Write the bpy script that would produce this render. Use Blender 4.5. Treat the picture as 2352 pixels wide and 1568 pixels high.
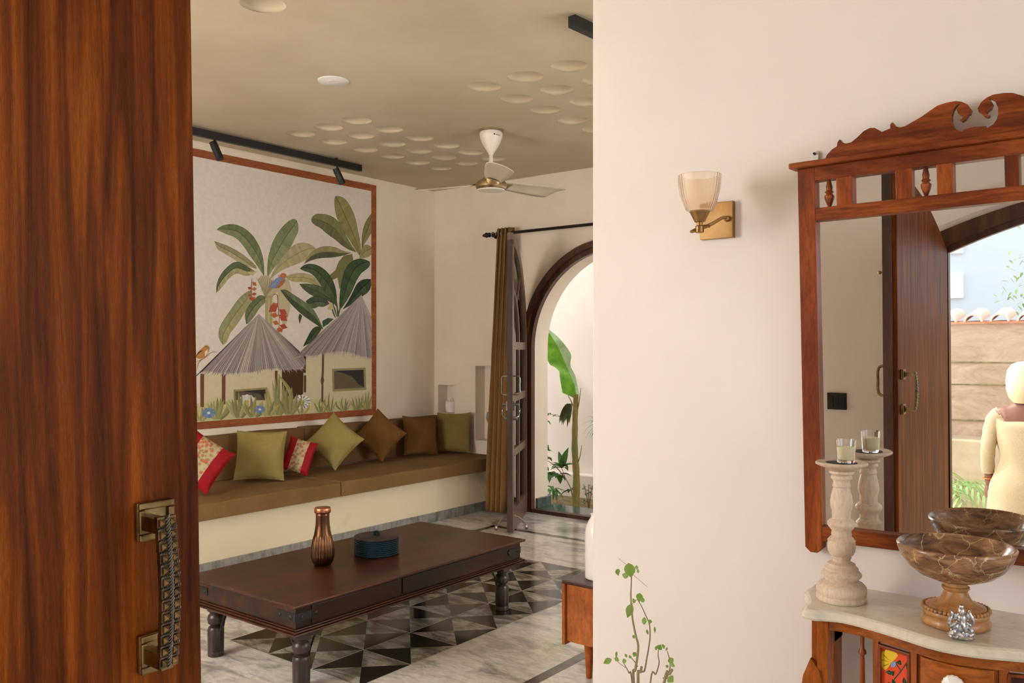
import bpy, bmesh, math, random
from mathutils import Vector, Matrix, Euler, noise
random.seed(7)
sc = bpy.context.scene
for o in list(bpy.data.objects): bpy.data.objects.remove(o)
COL = sc.collection
PI = math.pi
# ---------------------------------------------------------------- camera
FPX, HOR, CAMH, TH = 1966.0, 800.0, 1.4, math.radians(37.7)
cam = bpy.data.objects.new('camera', bpy.data.cameras.new('camera')); COL.objects.link(cam)
cam.location = (0, 0, CAMH); cam.rotation_euler = (PI/2, 0, TH)
cam.data.sensor_width = 36; cam.data.lens = FPX/2352*36
cam.data.shift_y = (HOR-784)/2352
cam.data.clip_start = 0.02
sc.camera = cam
# ---------------------------------------------------------------- world, sun, big lights, exposure
sc.view_settings.view_transform = 'Standard'; sc.view_settings.look = 'None'
sc.view_settings.gamma = 1; sc.view_settings.use_curve_mapping = False
sc.view_settings.exposure = 1.3
w = bpy.data.worlds.new('world'); sc.world = w; w.use_nodes = True
w.node_tree.nodes['Background'].inputs[0].default_value = (0.86, 0.93, 1.0, 1)
w.node_tree.nodes['Background'].inputs[1].default_value = 1.0
def sun_light(rot, e, col, ang):
    l = bpy.data.lights.new('sun', 'SUN'); l.energy = e; l.color = col; l.angle = ang
    o = bpy.data.objects.new('sun', l); COL.objects.link(o); o.rotation_euler = rot
sun_light((math.radians(42), 0, math.radians(-80)), 1.6, (1, .94, .86), .02)
def area_light(name, loc, rot, sx, sy, p, col):
    l = bpy.data.lights.new(name, 'AREA'); l.shape = 'RECTANGLE'; l.size = sx; l.size_y = sy
    l.energy = p; l.color = col
    o = bpy.data.objects.new(name, l); COL.objects.link(o); o.location = loc; o.rotation_euler = rot
# daylight through the front window left of the entrance, plus two added side fills
area_light('daylight_front_window', (-3.2, -0.40, 1.6), (-PI/2, 0, 0), 2.2, 1.5, 102, (.95, .98, 1))
area_light('hall_side_fill', (2.85, 0.8, 1.7), (0, PI/2, 0), 1.8, 1.9, 9, (.93, .97, 1.04))  # added fill lamp, brightens the hall from its unseen right end
area_light('living_side_fill', (0.72, 4.2, 1.5), (0, PI/2, 0), 1.6, 1.6, 25, (.95, .97, .96))  # added fill lamp behind the partition, lifts the mural side of the room
# ---------------------------------------------------------------- survey helper: the point of a plane seen at a photo position
_F = Vector((-math.sin(TH), math.cos(TH), 0)); _R = Vector((math.cos(TH), math.sin(TH), 0))
def at(x, y, X=None, Y=None, z=None):
    d = _F + _R*((x-1176)/FPX) + Vector((0, 0, (HOR-y)/FPX)); c = Vector((0, 0, CAMH))
    t = X/d.x if X is not None else (Y/d.y if Y is not None else (z-CAMH)/d.z)
    return c + d*t
# ---------------------------------------------------------------- materials
def lin(c):
    return tuple(((v/255)/12.92 if v/255 <= .04045 else ((v/255+.055)/1.055)**2.4) for v in c)
def newmat(name):
    m = bpy.data.materials.new(name); m.use_nodes = True
    return m, m.node_tree.nodes, m.node_tree.links, m.node_tree.nodes['Principled BSDF']
def ramp(N, stops):
    r = N.new('ShaderNodeValToRGB'); e = r.color_ramp.elements
    while len(e) < len(stops): e.new(.5)
    for k, (p, c) in enumerate(stops): e[k].position = p; e[k].color = (*lin(c), 1)
    return r
def tex(N, L, scale=(1, 1, 1), rot=(0, 0, 0), gen='Object'):
    tc = N.new('ShaderNodeTexCoord'); mp = N.new('ShaderNodeMapping')
    L.new(tc.outputs[gen], mp.inputs[0]); mp.inputs['Scale'].default_value = scale; mp.inputs['Rotation'].default_value = rot
    return mp
def nz(N, L, mp, s, det=4, rough=.6, dist=0):
    n = N.new('ShaderNodeTexNoise'); n.inputs['Scale'].default_value = s; n.inputs['Detail'].default_value = det
    n.inputs['Roughness'].default_value = rough; n.inputs['Distortion'].default_value = dist
    L.new(mp.outputs[0], n.inputs['Vector']); return n
def bump(N, L, b, src, strength, dist=.01):
    bp = N.new('ShaderNodeBump'); bp.inputs['Strength'].default_value = strength; bp.inputs['Distance'].default_value = dist
    L.new(src, bp.inputs['Height']); L.new(bp.outputs[0], b.inputs['Normal'])
def noisy(name, c1, c2, s=8, rough=.6, metal=0, scale=(1, 1, 1), bs=0, bsc=60, det=4, spec=.5, lo=.35, hi=.65, bd=.004):
    m, N, L, b = newmat(name); mp = tex(N, L, scale); n = nz(N, L, mp, s, det)
    r = ramp(N, [(lo, c1), (hi, c2)]); L.new(n.outputs['Fac'], r.inputs[0]); L.new(r.outputs[0], b.inputs['Base Color'])
    b.inputs['Roughness'].default_value = rough; b.inputs['Metallic'].default_value = metal
    b.inputs['Specular IOR Level'].default_value = spec
    if bs:
        n2 = nz(N, L, mp, bsc, 5); bump(N, L, b, n2.outputs['Fac'], bs, bd)
    return m
def wood(name, c1, c2, c3, axis=2, s=6, rough=.35, stretch=14, coat=0, dist=1.2, fine=1.0):
    m, N, L, b = newmat(name)
    sca = [stretch]*3; sca[axis] = 1.0
    mp = tex(N, L, tuple(v/3 for v in sca)); n = nz(N, L, mp, s/3, 5, .6, dist)
    r = ramp(N, [(.3, c1), (.5, c2), (.7, c3)]); L.new(n.outputs['Fac'], r.inputs[0])
    mp2 = tex(N, L, tuple(v*1.5 for v in sca)); n2 = nz(N, L, mp2, s*2, 3, .7)
    mx = N.new('ShaderNodeMixRGB'); mx.blend_type = 'MULTIPLY'; mx.inputs[0].default_value = .55*fine
    r2 = ramp(N, [(.3, (120, 110, 100)), (.6, (255, 255, 255))]); L.new(n2.outputs['Fac'], r2.inputs[0])
    L.new(r.outputs[0], mx.inputs[1]); L.new(r2.outputs[0], mx.inputs[2]); L.new(mx.outputs[0], b.inputs['Base Color'])
    b.inputs['Roughness'].default_value = rough; b.inputs['Coat Weight'].default_value = coat
    bump(N, L, b, n2.outputs['Fac'], .12, .002)
    return m
def fabric(name, c1, c2, ws=260, rough=.95, bs=.5):
    m, N, L, b = newmat(name); mp = tex(N, L)
    n = nz(N, L, mp, 3, 4); n2 = nz(N, L, tex(N, L, (1, 1, 1)), ws, 2)
    r = ramp(N, [(.3, c1), (.7, c2)])
    ad = N.new('ShaderNodeMath'); ad.operation = 'MULTIPLY_ADD'; ad.inputs[1].default_value = .5; 
    L.new(n2.outputs['Fac'], ad.inputs[0]); 
    hf = N.new('ShaderNodeMath'); hf.operation = 'MULTIPLY'; hf.inputs[1].default_value = .5
    L.new(n.outputs['Fac'], hf.inputs[0]); L.new(hf.outputs[0], ad.inputs[2])
    L.new(ad.outputs[0], r.inputs[0]); L.new(r.outputs[0], b.inputs['Base Color'])
    b.inputs['Roughness'].default_value = rough; b.inputs['Specular IOR Level'].default_value = .15
    bump(N, L, b, n2.outputs['Fac'], bs, .002)
    return m
def marble(name, base, vein, dark, scale=1.0, rough=.12, th=.62, lo=215):
    m, N, L, b = newmat(name)
    mp = tex(N, L, (1.0*scale, 2.2*scale, 1*scale), (0, 0, .5)); n = nz(N, L, mp, 2.6, 7, .62, .8)
    r = ramp(N, [(.0, base), (th-.14, base), (th, vein), (.78, dark)]); L.new(n.outputs['Fac'], r.inputs[0])
    n2 = nz(N, L, tex(N, L, (2*scale, 5*scale, 1)), 6, 6, .7, 1)
    r2 = ramp(N, [(.35, (lo, lo, lo)), (.6, (255, 255, 255))]); L.new(n2.outputs['Fac'], r2.inputs[0])
    mx = N.new('ShaderNodeMixRGB'); mx.blend_type = 'MULTIPLY'; mx.inputs[0].default_value = 1
    L.new(r.outputs[0], mx.inputs[1]); L.new(r2.outputs[0], mx.inputs[2]); L.new(mx.outputs[0], b.inputs['Base Color'])
    b.inputs['Roughness'].default_value = rough
    return m
def metal(name, c1, c2, rough=.3, s=12, bs=0):
    return noisy(name, c1, c2, s, rough, 1, bs=bs, bsc=40)
def plain(name, c, rough=.5, metal=0, spec=.5): return noisy(name, c, tuple(max(0, v-8) for v in c), 20, rough, metal, spec=spec)
def glass(name, col=(1, 1, 1), rough=0, ior=1.45):
    m, N, L, b = newmat(name); b.inputs['Base Color'].default_value = (*col, 1); b.inputs['Roughness'].default_value = rough
    b.inputs['Transmission Weight'].default_value = 1; b.inputs['IOR'].default_value = ior
    return m
def leafmat(name, c1, c2, s=9):
    m, N, L, b = newmat(name); n = nz(N, L, tex(N, L), s, 3)
    r = ramp(N, [(.35, c1), (.65, c2)]); L.new(n.outputs['Fac'], r.inputs[0]); L.new(r.outputs[0], b.inputs['Base Color'])
    b.inputs['Roughness'].default_value = .45
    tr = N.new('ShaderNodeBsdfTranslucent'); L.new(r.outputs[0], tr.inputs[0])
    mx = N.new('ShaderNodeMixShader'); mx.inputs[0].default_value = .35; out = N['Material Output']
    L.new(b.outputs[0], mx.inputs[1]); L.new(tr.outputs[0], mx.inputs[2]); L.new(mx.outputs[0], out.inputs[0])
    return m
M = {}
M['plaster'] = noisy('cream_plaster', (226, 210, 190), (232, 218, 199), 2.2, .85, bs=.25, bsc=9, spec=.2, bd=.01)
M['plaster_hall'] = noisy('hall_plaster', (233, 223, 215), (238, 229, 221), 1.6, .85, bs=.2, bsc=11, spec=.2, bd=.006)
M['ceil'] = noisy('ceiling_plaster', (186, 170, 144), (200, 185, 160), 1.1, .9, bs=.35, bsc=3, spec=.15, bd=.02, det=6)
M['bench'] = noisy('bench_lime_plaster', (210, 187, 138), (238, 222, 190), 2.4, .9, bs=.2, bsc=12, spec=.15, lo=.2, hi=.42)
M['marble'] = marble('white_marble', (226, 220, 208), (176, 171, 163), (124, 120, 114))
M['skirt'] = marble('grey_marble', (158, 156, 150), (118, 118, 116), (95, 95, 95), 1.5)
M['blackm'] = noisy('black_marble', (24, 24, 22), (46, 40, 34), 3, .14)
M['inlayw'] = marble('inlay_marble', (186, 180, 166), (128, 122, 106), (88, 84, 74), 2.2, th=.56)
M['seam'] = plain('brass_seam', (190, 180, 160), .4)
M['bandm'] = noisy('dark_band_marble', (74, 66, 56), (92, 84, 74), 6, .15)
M['green'] = marble('green_marble', (84, 104, 98), (60, 80, 78), (140, 150, 145), 2)
M['doorwood'] = wood('varnished_teak', (58, 23, 5), (106, 49, 9), (154, 80, 17), 2, 20, .42, 22, .0, .6)
M['darkwood'] = wood('dark_frame_wood', (50, 28, 16), (78, 44, 26), (102, 62, 38), 2, 8, .35)
M['framewood'] = wood('leaf_frame_wood', (84, 60, 48), (106, 80, 66), (120, 96, 80), 2, 8, .35)
M['tabletop'] = wood('table_top_wood', (44, 22, 14), (66, 34, 20), (92, 46, 26), 1, 9, .3, 14, .1)
M['tableside'] = wood('table_side_wood', (24, 12, 8), (46, 23, 13), (84, 42, 18), 1, 7, .35, 8)
M['tableleg'] = wood('table_leg_wood', (34, 24, 21), (50, 34, 30), (62, 44, 36), 2, 6, .35, 5)
M['iron'] = noisy('black_iron', (20, 17, 15), (34, 29, 26), 20, .5, .3)
M['sheesham'] = wood('sheesham_wood', (88, 36, 14), (140, 66, 26), (182, 100, 42), 0, 7, .32, 7, .15, 2.5)
M['sheeshamv'] = wood('sheesham_wood_upright', (88, 36, 13), (140, 64, 24), (178, 96, 38), 2, 7, .32, 7, .15, 2.5)
M['console'] = wood('console_wood', (120, 54, 12), (162, 84, 22), (190, 108, 38), 2, 7, .3, 6, .2, 2.0)
M['consoleh'] = wood('console_wood_rail', (120, 54, 12), (162, 84, 22), (194, 112, 40), 0, 7, .3, 6, .2, 2.0)
M['side'] = wood('sideboard_wood', (130, 60, 16), (168, 88, 26), (192, 112, 40), 2, 7, .35, 3.2, .1, 3)
M['creamstone'] = marble('cream_marble', (224, 213, 192), (212, 200, 178), (196, 182, 158), 1.6, .18, .66, 240)
M['seat'] = fabric('brown_upholstery', (112, 83, 50), (144, 111, 70))
M['backf'] = fabric('brown_bolster', (100, 72, 44), (132, 98, 62))
M['olive'] = fabric('olive_linen', (126, 110, 58), (160, 142, 88))
M['olive2'] = fabric('dull_olive_linen', (110, 94, 50), (138, 120, 68))
M['brownf'] = fabric('brown_cushion_cloth', (90, 60, 26), (122, 84, 42))
M['red'] = fabric('red_silk', (130, 14, 20), (168, 26, 34), 300, .5)
M['curtain'] = fabric('curtain_cloth', (116, 82, 46), (150, 112, 68), 180)
M['brass'] = metal('antique_brass', (112, 92, 58), (164, 142, 100), .32, 30)
M['brassd'] = metal('dark_antique_brass', (92, 76, 54), (144, 122, 88), .38, 60)
M['sconce'] = metal('sconce_bronze', (140, 106, 62), (176, 140, 92), .38, 8)
M['copper'] = metal('antique_copper', (74, 50, 34), (116, 82, 56), .3, 5)
M['copperl'] = metal('bright_copper', (170, 104, 72), (200, 130, 94), .28, 10)
M['silver'] = metal('silver', (150, 150, 152), (235, 235, 238), .22, 90, .4)
M['steel'] = metal('steel', (120, 116, 108), (160, 156, 148), .3)
M['black'] = noisy('black_paint', (16, 14, 13), (24, 21, 19), 30, .5)
M['fan'] = noisy('fan_enamel', (222, 212, 196), (232, 222, 208), 6, .35)
M['fanblade'] = noisy('fan_blade_enamel', (200, 186, 164), (214, 200, 180), 4, .4)
M['gold'] = metal('pale_gold', (184, 162, 126), (206, 186, 150), .3)
M['whitep'] = noisy('white_ceramic', (232, 226, 218), (238, 233, 226), 4, .25)
M['whitepl'] = noisy('white_plastic', (226, 222, 214), (232, 228, 222), 4, .4)
M['rope'] = noisy('teal_rope', (4, 14, 22), (16, 50, 64), 160, .6)
M['darkdisc'] = noisy('dark_disc', (34, 24, 26), (48, 34, 34), 8, .45)
M['whitewood'] = wood('whitewashed_wood', (204, 176, 146), (219, 196, 170), (229, 210, 188), 2, 10, .55, 5, 0, .6, .5)
M['bowlbase'] = wood('bowl_base_wood', (170, 116, 66), (190, 138, 84), (204, 156, 104), 2, 6, .35, 3, .1, 1)
M['pink'] = leafmat('pink_petal', (206, 60, 96), (224, 96, 124))
M['banana'] = leafmat('banana_leaf', (84, 140, 34), (120, 176, 52))
M['bananapale'] = leafmat('banana_leaf_underside', (136, 168, 116), (168, 194, 150))
M['bstem'] = noisy('banana_stem', (104, 116, 44), (150, 116, 62), 5, .6, scale=(1, 1, .5))
M['dryleaf'] = leafmat('dry_leaf', (58, 50, 22), (72, 92, 36))
M['green1'] = leafmat('shrub_leaf', (44, 92, 34), (82, 130, 52))
M['green2'] = leafmat('young_leaf', (108, 148, 54), (150, 178, 84))
M['green3'] = leafmat('palm_leaf', (110, 150, 70), (176, 196, 130))
M['twig'] = noisy('twig_bark', (140, 116, 90), (150, 140, 92), 20, .7)
M['soil'] = noisy('soil', (110, 92, 60), (150, 132, 92), 18, .95, bs=.6, bsc=30)
M['tile'] = noisy('weathered_roof_tile', (212, 170, 148), (232, 200, 182), 12, .8)
M['terra'] = noisy('terracotta', (176, 116, 84), (206, 150, 118), 12, .8)
M['yard'] = noisy('courtyard_plaster', (236, 222, 210), (243, 230, 219), 2, .9, bs=.2, bsc=8)
M['ledge'] = noisy('garden_ledge_plaster', (176, 154, 124), (196, 174, 144), 4, .9, bs=.3, bsc=10)
M['paving'] = noisy('garden_paving', (172, 156, 132), (190, 174, 150), 5, .85)
M['bluewall'] = noisy('blue_grey_building', (194, 201, 209), (202, 208, 216), .6, .9)
M['wpatch'] = noisy('white_window_shutter', (240, 240, 240), (246, 246, 246), 2, .6)
M['skin'] = noisy('skin', (122, 80, 62), (136, 90, 70), 10, .5)
M['dress'] = fabric('cream_dress_cloth', (182, 158, 124), (204, 182, 148), 140)
M['scarf'] = fabric('cream_scarf_cloth', (214, 192, 150), (232, 212, 174), 140)
M['bangle'] = plain('orange_bangle', (214, 120, 50))
M['glass'] = glass('clear_glass')
M['wax'] = noisy('candle_wax', (240, 226, 178), (246, 234, 192), 6, .5)
mm, N_, L_, b_ = newmat('mirror_silver'); b_.inputs['Base Color'].default_value = (.9, .91, .9, 1); b_.inputs['Metallic'].default_value = 1; b_.inputs['Roughness'].default_value = 0.0; M['mirror'] = mm
# window pane: thin glass
m, N, L, b = newmat('window_pane'); tr = N.new('ShaderNodeBsdfTransparent'); gl = N.new('ShaderNodeBsdfGlossy'); gl.inputs['Roughness'].default_value = .02
fr = N.new('ShaderNodeFresnel'); fr.inputs[0].default_value = 1.5; mx = N.new('ShaderNodeMixShader')
L.new(fr.outputs[0], mx.inputs[0]); L.new(tr.outputs[0], mx.inputs[1]); L.new(gl.outputs[0], mx.inputs[2]); L.new(mx.outputs[0], N['Material Output'].inputs[0]); M['pane'] = m
# prismatic amber shade glass
m, N, L, b = newmat('ribbed_amber_glass'); b.inputs['Base Color'].default_value = (*lin((255, 243, 226)), 1)
b.inputs['Roughness'].default_value = .12; b.inputs['Transmission Weight'].default_value = .9; b.inputs['IOR'].default_value = 1.28
M['shade'] = m
# rammed earth garden wall
m, N, L, b = newmat('rammed_earth'); mp = tex(N, L, (.9, 1, 2.4)); n = nz(N, L, mp, 2.2, 9, .72, .8)
r = ramp(N, [(.3, (150, 120, 98)), (.5, (176, 149, 125)), (.7, (196, 171, 148))]); L.new(n.outputs['Fac'], r.inputs[0]); L.new(r.outputs[0], b.inputs['Base Color'])
b.inputs['Roughness'].default_value = .95; n2 = nz(N, L, tex(N, L), 14, 6); bump(N, L, b, n2.outputs['Fac'], .5, .02); M['earth'] = m
# bowl: polished burl with pale cracks
m, N, L, b = newmat('burl_wood'); n = nz(N, L, tex(N, L, (1, 1, 3)), 11, 6, .65, 1.5)
r = ramp(N, [(.32, (70, 46, 32)), (.48, (132, 92, 62)), (.62, (172, 130, 92))]); L.new(n.outputs['Fac'], r.inputs[0])
mpv = tex(N, L, (1, 1, 1)); nd = nz(N, L, mpv, 22, 5); vm = N.new('ShaderNodeVectorMath'); vm.operation = 'SCALE'; vm.inputs['Scale'].default_value = .05
va = N.new('ShaderNodeVectorMath'); va.operation = 'ADD'; L.new(nd.outputs['Color'], vm.inputs[0]); L.new(mpv.outputs[0], va.inputs[0]); L.new(vm.outputs[0], va.inputs[1])
vo = N.new('ShaderNodeTexVoronoi'); vo.feature = 'DISTANCE_TO_EDGE'; vo.inputs['Scale'].default_value = 15; L.new(va.outputs[0], vo.inputs['Vector'])
rc = ramp(N, [(.0, (255, 255, 255)), (.016, (0, 0, 0))]); L.new(vo.outputs['Distance'], rc.inputs[0])
ng = nz(N, L, mpv, 6, 2); rg = ramp(N, [(.40, (0, 0, 0)), (.48, (255, 255, 255))]); L.new(ng.outputs['Fac'], rg.inputs[0])
mu = N.new('ShaderNodeMath'); mu.operation = 'MULTIPLY'; L.new(rc.outputs[0], mu.inputs[0]); L.new(rg.outputs[0], mu.inputs[1])
mx = N.new('ShaderNodeMixRGB'); L.new(mu.outputs[0], mx.inputs[0]); L.new(r.outputs[0], mx.inputs[1]); mx.inputs[2].default_value = (*lin((222, 200, 146)), 1)
L.new(mx.outputs[0], b.inputs['Base Color']); b.inputs['Roughness'].default_value = .22; M['burl'] = m
M['doorwood'].node_tree.nodes['Principled BSDF'].inputs['Specular IOR Level'].default_value = .1
for k_ in ('tabletop', 'tableside', 'sheesham', 'sheeshamv', 'console', 'consoleh', 'side'): M[k_].node_tree.nodes['Principled BSDF'].inputs['Specular IOR Level'].default_value = .28; M[k_].node_tree.nodes['Principled BSDF'].inputs['Coat Weight'].default_value = .03
M['rope'].node_tree.nodes['Principled BSDF'].inputs['Specular IOR Level'].default_value = .2
# painted surface: colours of the painting itself
m, N, L, b = newmat('wall_paint_colours'); at_ = N.new('ShaderNodeAttribute'); at_.attribute_name = 'paint'
n = nz(N, L, tex(N, L), 30, 4); r = ramp(N, [(.3, (214, 214, 208)), (.7, (255, 255, 255))]); L.new(n.outputs['Fac'], r.inputs[0])
mx = N.new('ShaderNodeMixRGB'); mx.blend_type = 'MULTIPLY'; mx.inputs[0].default_value = .3
L.new(at_.outputs['Color'], mx.inputs[1]); L.new(r.outputs[0], mx.inputs[2]); L.new(mx.outputs[0], b.inputs['Base Color']); b.inputs['Roughness'].default_value = .8
b.inputs['Specular IOR Level'].default_value = .2; M['paint'] = m
M['border'] = wood('painted_border', (134, 66, 22), (156, 82, 34), (176, 100, 46), 1, 9, .7, 5, 0, 2)
# ---------------------------------------------------------------- mesh helpers (world coordinates; obj() re-bases them under a parent)
def tag(o, label=None, cat=None, group=None, kind=None):
    if label: o['label'] = label
    if cat: o['category'] = cat
    if group: o['group'] = group
    if kind: o['kind'] = kind
    return o
def thing(name, label, cat, loc=(0, 0, 0), rot=(0, 0, 0), group=None, kind=None):
    o = bpy.data.objects.new(name, None); COL.objects.link(o); o.empty_display_size = .05
    o.location = loc; o.rotation_euler = rot
    o.matrix_world = Matrix.LocRotScale(Vector(loc), Euler(rot), None)
    return tag(o, label, cat, group, kind)
def worldmat(o):
    m = Matrix.LocRotScale(o.location, o.rotation_euler, o.scale)
    return worldmat(o.parent) @ m if o.parent else m
def obj(name, bm, mats, parent=None, smooth=True, local=False, bevel=0, origin=None, ang=35):
    if not isinstance(mats, (list, tuple)): mats = [mats]
    bmesh.ops.recalc_face_normals(bm, faces=bm.faces)
    if parent and not local: bmesh.ops.transform(bm, matrix=worldmat(parent).inverted(), verts=bm.verts)
    if parent is None and origin is not None and not local:
        bmesh.ops.translate(bm, vec=-Vector(origin), verts=bm.verts)
    me = bpy.data.meshes.new(name); bm.to_mesh(me); bm.free()
    for m_ in mats: me.materials.append(m_)
    o = bpy.data.objects.new(name, me); COL.objects.link(o)
    if parent: o.parent = parent
    elif origin is not None: o.location = origin
    if smooth:
        for p in me.polygons: p.use_smooth = True
        try: me.set_sharp_from_angle(angle=math.radians(ang))
        except Exception: pass
    if bevel:
        b = o.modifiers.new('bevel', 'BEVEL'); b.width = bevel; b.segments = 2; b.limit_method = 'ANGLE'; b.angle_limit = math.radians(50)
    return o
def struct(name, bm, mats, parent=None, **k):
    o = obj(name, bm, mats, parent, **k)
    if parent is None: o['kind'] = 'structure'
    return o
def BM(): return bmesh.new()
def box(bm, x0, x1, y0, y1, z0, z1, mi=0, mat=None):
    vs = [bm.verts.new(p) for p in ((x0,y0,z0),(x1,y0,z0),(x1,y1,z0),(x0,y1,z0),(x0,y0,z1),(x1,y0,z1),(x1,y1,z1),(x0,y1,z1))]
    if mat is not None:
        for v in vs: v.co = mat @ v.co
    for f in ((0,3,2,1),(4,5,6,7),(0,1,5,4),(1,2,6,5),(2,3,7,6),(3,0,4,7)):
        bm.faces.new([vs[i] for i in f]).material_index = mi
    return vs
def lathe(bm, prof, c=(0, 0, 0), n=40, mi=0, mat=None, mod=None, cap=True):
    rings = []
    for (r, z) in prof:
        ring = []
        for k in range(n):
            a = 2*PI*k/n; rr = r*(mod(a, z) if mod else 1)
            v = Vector((rr*math.cos(a), rr*math.sin(a), z))
            if mat is not None: v = mat @ v
            ring.append(bm.verts.new(v + Vector(c)))
        rings.append(ring)
    for a, b in zip(rings, rings[1:]):
        for k in range(n):
            bm.faces.new((a[k], a[(k+1) % n], b[(k+1) % n], b[k])).material_index = mi
    if cap:
        if prof[0][0] > 1e-5: bm.faces.new(rings[0][::-1]).material_index = mi
        if prof[-1][0] > 1e-5: bm.faces.new(rings[-1]).material_index = mi
def crv(pts, n=8):
    P = [Vector(p) for p in pts]
    if len(P) < 3: return P
    out = []
    for i in range(len(P)-1):
        p0 = P[max(i-1, 0)]; p1 = P[i]; p2 = P[i+1]; p3 = P[min(i+2, len(P)-1)]
        for k in range(n):
            t = k/n
            out.append(.5*((2*p1)+(p2-p0)*t+(2*p0-5*p1+4*p2-p3)*t*t+(3*p1-p0-3*p2+p3)*t**3))
    out.append(P[-1]); return out
def tube(bm, pts, r, n=10, mi=0, cap=True):
    P = [Vector(p) for p in pts]; m_ = len(P); rings = []
    t0 = (P[1]-P[0]).normalized(); up = Vector((0, 0, 1)) if abs(t0.z) < .9 else Vector((1, 0, 0))
    u = t0.cross(up).normalized()
    for i, p in enumerate(P):
        t = (P[min(i+1, m_-1)]-P[max(i-1, 0)]).normalized()
        u = (u - t*u.dot(t)).normalized(); v = t.cross(u)
        rr = r[0]+(r[1]-r[0])*i/(m_-1) if isinstance(r, tuple) else (r[i] if isinstance(r, list) else r)
        rings.append([bm.verts.new(p+(u*math.cos(2*PI*k/n)+v*math.sin(2*PI*k/n))*rr) for k in range(n)])
    for a, b in zip(rings, rings[1:]):
        for k in range(n): bm.faces.new((a[k], a[(k+1) % n], b[(k+1) % n], b[k])).material_index = mi
    if cap: bm.faces.new(rings[0][::-1]).material_index = mi; bm.faces.new(rings[-1]).material_index = mi
def prism(bm, pts, off, mi=0):
    a = [bm.verts.new(p) for p in pts]; b = [bm.verts.new(Vector(p)+Vector(off)) for p in pts]; n = len(a)
    bm.faces.new(a).material_index = mi; bm.faces.new(b[::-1]).material_index = mi
    for k in range(n): bm.faces.new((a[k], b[k], b[(k+1) % n], a[(k+1) % n])).material_index = mi
def ring_prism(bm, outer, inner, off, mi=0):
    off = Vector(off); n = len(outer)
    vs = [[bm.verts.new(Vector(p)) for p in outer], [bm.verts.new(Vector(p)) for p in inner],
          [bm.verts.new(Vector(p)+off) for p in inner], [bm.verts.new(Vector(p)+off) for p in outer]]
    for k in range(n-1):
        for j in range(4):
            a, b = vs[j], vs[(j+1) % 4]; bm.faces.new((a[k], a[k+1], b[k+1], b[k])).material_index = mi
    for k in (0, n-1): bm.faces.new([vs[j][k] for j in range(4)]).material_index = mi
def ball(bm, c, r, sc_=(1, 1, 1), seg=16, mi=0):
    g = bmesh.ops.create_uvsphere(bm, u_segments=seg, v_segments=max(6, seg//2), radius=r)
    for v in g['verts']: v.co = Vector((v.co.x*sc_[0], v.co.y*sc_[1], v.co.z*sc_[2])) + Vector(c)
    for f in {f for v in g['verts'] for f in v.link_faces}: f.material_index = mi
def boolean(bm, cutters, op='DIFFERENCE'):
    def tmp(b):
        bmesh.ops.recalc_face_normals(b, faces=b.faces)
        me = bpy.data.meshes.new('t'); b.to_mesh(me); b.free(); o = bpy.data.objects.new('t', me); COL.objects.link(o); return o
    base = tmp(bm); tmps = [base]
    for c in cutters:
        o = tmp(c); tmps.append(o); md = base.modifiers.new('b', 'BOOLEAN'); md.operation = op; md.object = o; md.solver = 'EXACT'
    bpy.context.view_layer.update()
    me = bpy.data.meshes.new_from_object(base.evaluated_get(bpy.context.evaluated_depsgraph_get()))
    out = bmesh.new(); out.from_mesh(me)
    for o in tmps: bpy.data.objects.remove(o)
    return out
def arc(cx, cz, r, y, a0, a1, n=40, rz=None):
    rz = rz or r
    return [Vector((cx+r*math.cos(a0+(a1-a0)*k/n), y, cz+rz*math.sin(a0+(a1-a0)*k/n))) for k in range(n+1)]
# ================================================================ SETTING
XL, XR, YB, YF, ZC = -5.48, 2.9, 5.9, -0.45, 2.87
YM = 2.16       # face of the partition with mirror
# floor with inlaid marble (all one surface)
bm = BM()
def fq(x0, x1, y0, y1, z, mi):
    vs = [bm.verts.new(p) for p in ((x0,y0,z),(x1,y0,z),(x1,y1,z),(x0,y1,z))]; bm.faces.new(vs).material_index = mi
fq(XL-.1, XR+.1, YF-.25, YB+.02, 0, 0)
P_, X0, Y0 = .3055, -2.672-3*.3055, 2.42
def ftri(a, b, c, mi, z=.0006): bm.faces.new([bm.verts.new((*p, z)) for p in (a, b, c)]).material_index = mi
for i in range(3):
    for j in range(7):
        x, y = X0+i*P_, Y0+j*P_; c = (x+P_/2, y+P_/2)
        A, B, D, E_ = (x, y), (x, y+P_), (x+P_, y+P_), (x+P_, y)
        # checked against the cell at (-2.98, 3.334): faces toward -x and +x pale
        par = (i+j) % 2
        k0 = (2-i + j-3) % 2     # 0 for the reference cell
        dark, pale = 1, 2
        for (p, q, side) in ((A, B, 0), (B, D, 1), (D, E_, 0), (E_, A, 1)):
            ftri(p, q, c, dark if (side ^ k0) else pale)
def fline(p, q, wd, mi, z):
    p, q = Vector((*p, z)), Vector((*q, z)); d = (q-p).normalized(); nrm = Vector((-d.y, d.x, 0))*wd/2
    bm.faces.new([bm.verts.new(v) for v in (p-nrm, q-nrm, q+nrm, p+nrm)]).material_index = mi
for i in range(4): fline((X0+i*P_, Y0), (X0+i*P_, Y0+7*P_), .003, 3, .0009)
for j in range(8): fline((X0, Y0+j*P_), (X0+3*P_, Y0+j*P_), .003, 3, .0009)
for p, q in (((-4.24, .6), (-4.24, 5.27)), ((-4.265, 5.25), (-1.2, 5.25)), ((-2.13, .6), (-2.13, 5.25))): fline(p, q, .05, 4, .0012)
for x in (-4.7, -3.9, -1.8, -.7, .4): fline((x, -.4), (x, 5.85), .0016, 5, .0003)
for y in (.9, 2.0, 4.75, 5.5): fline((-4.7, y), (2.5, y), .0016, 5, .0003)
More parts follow.
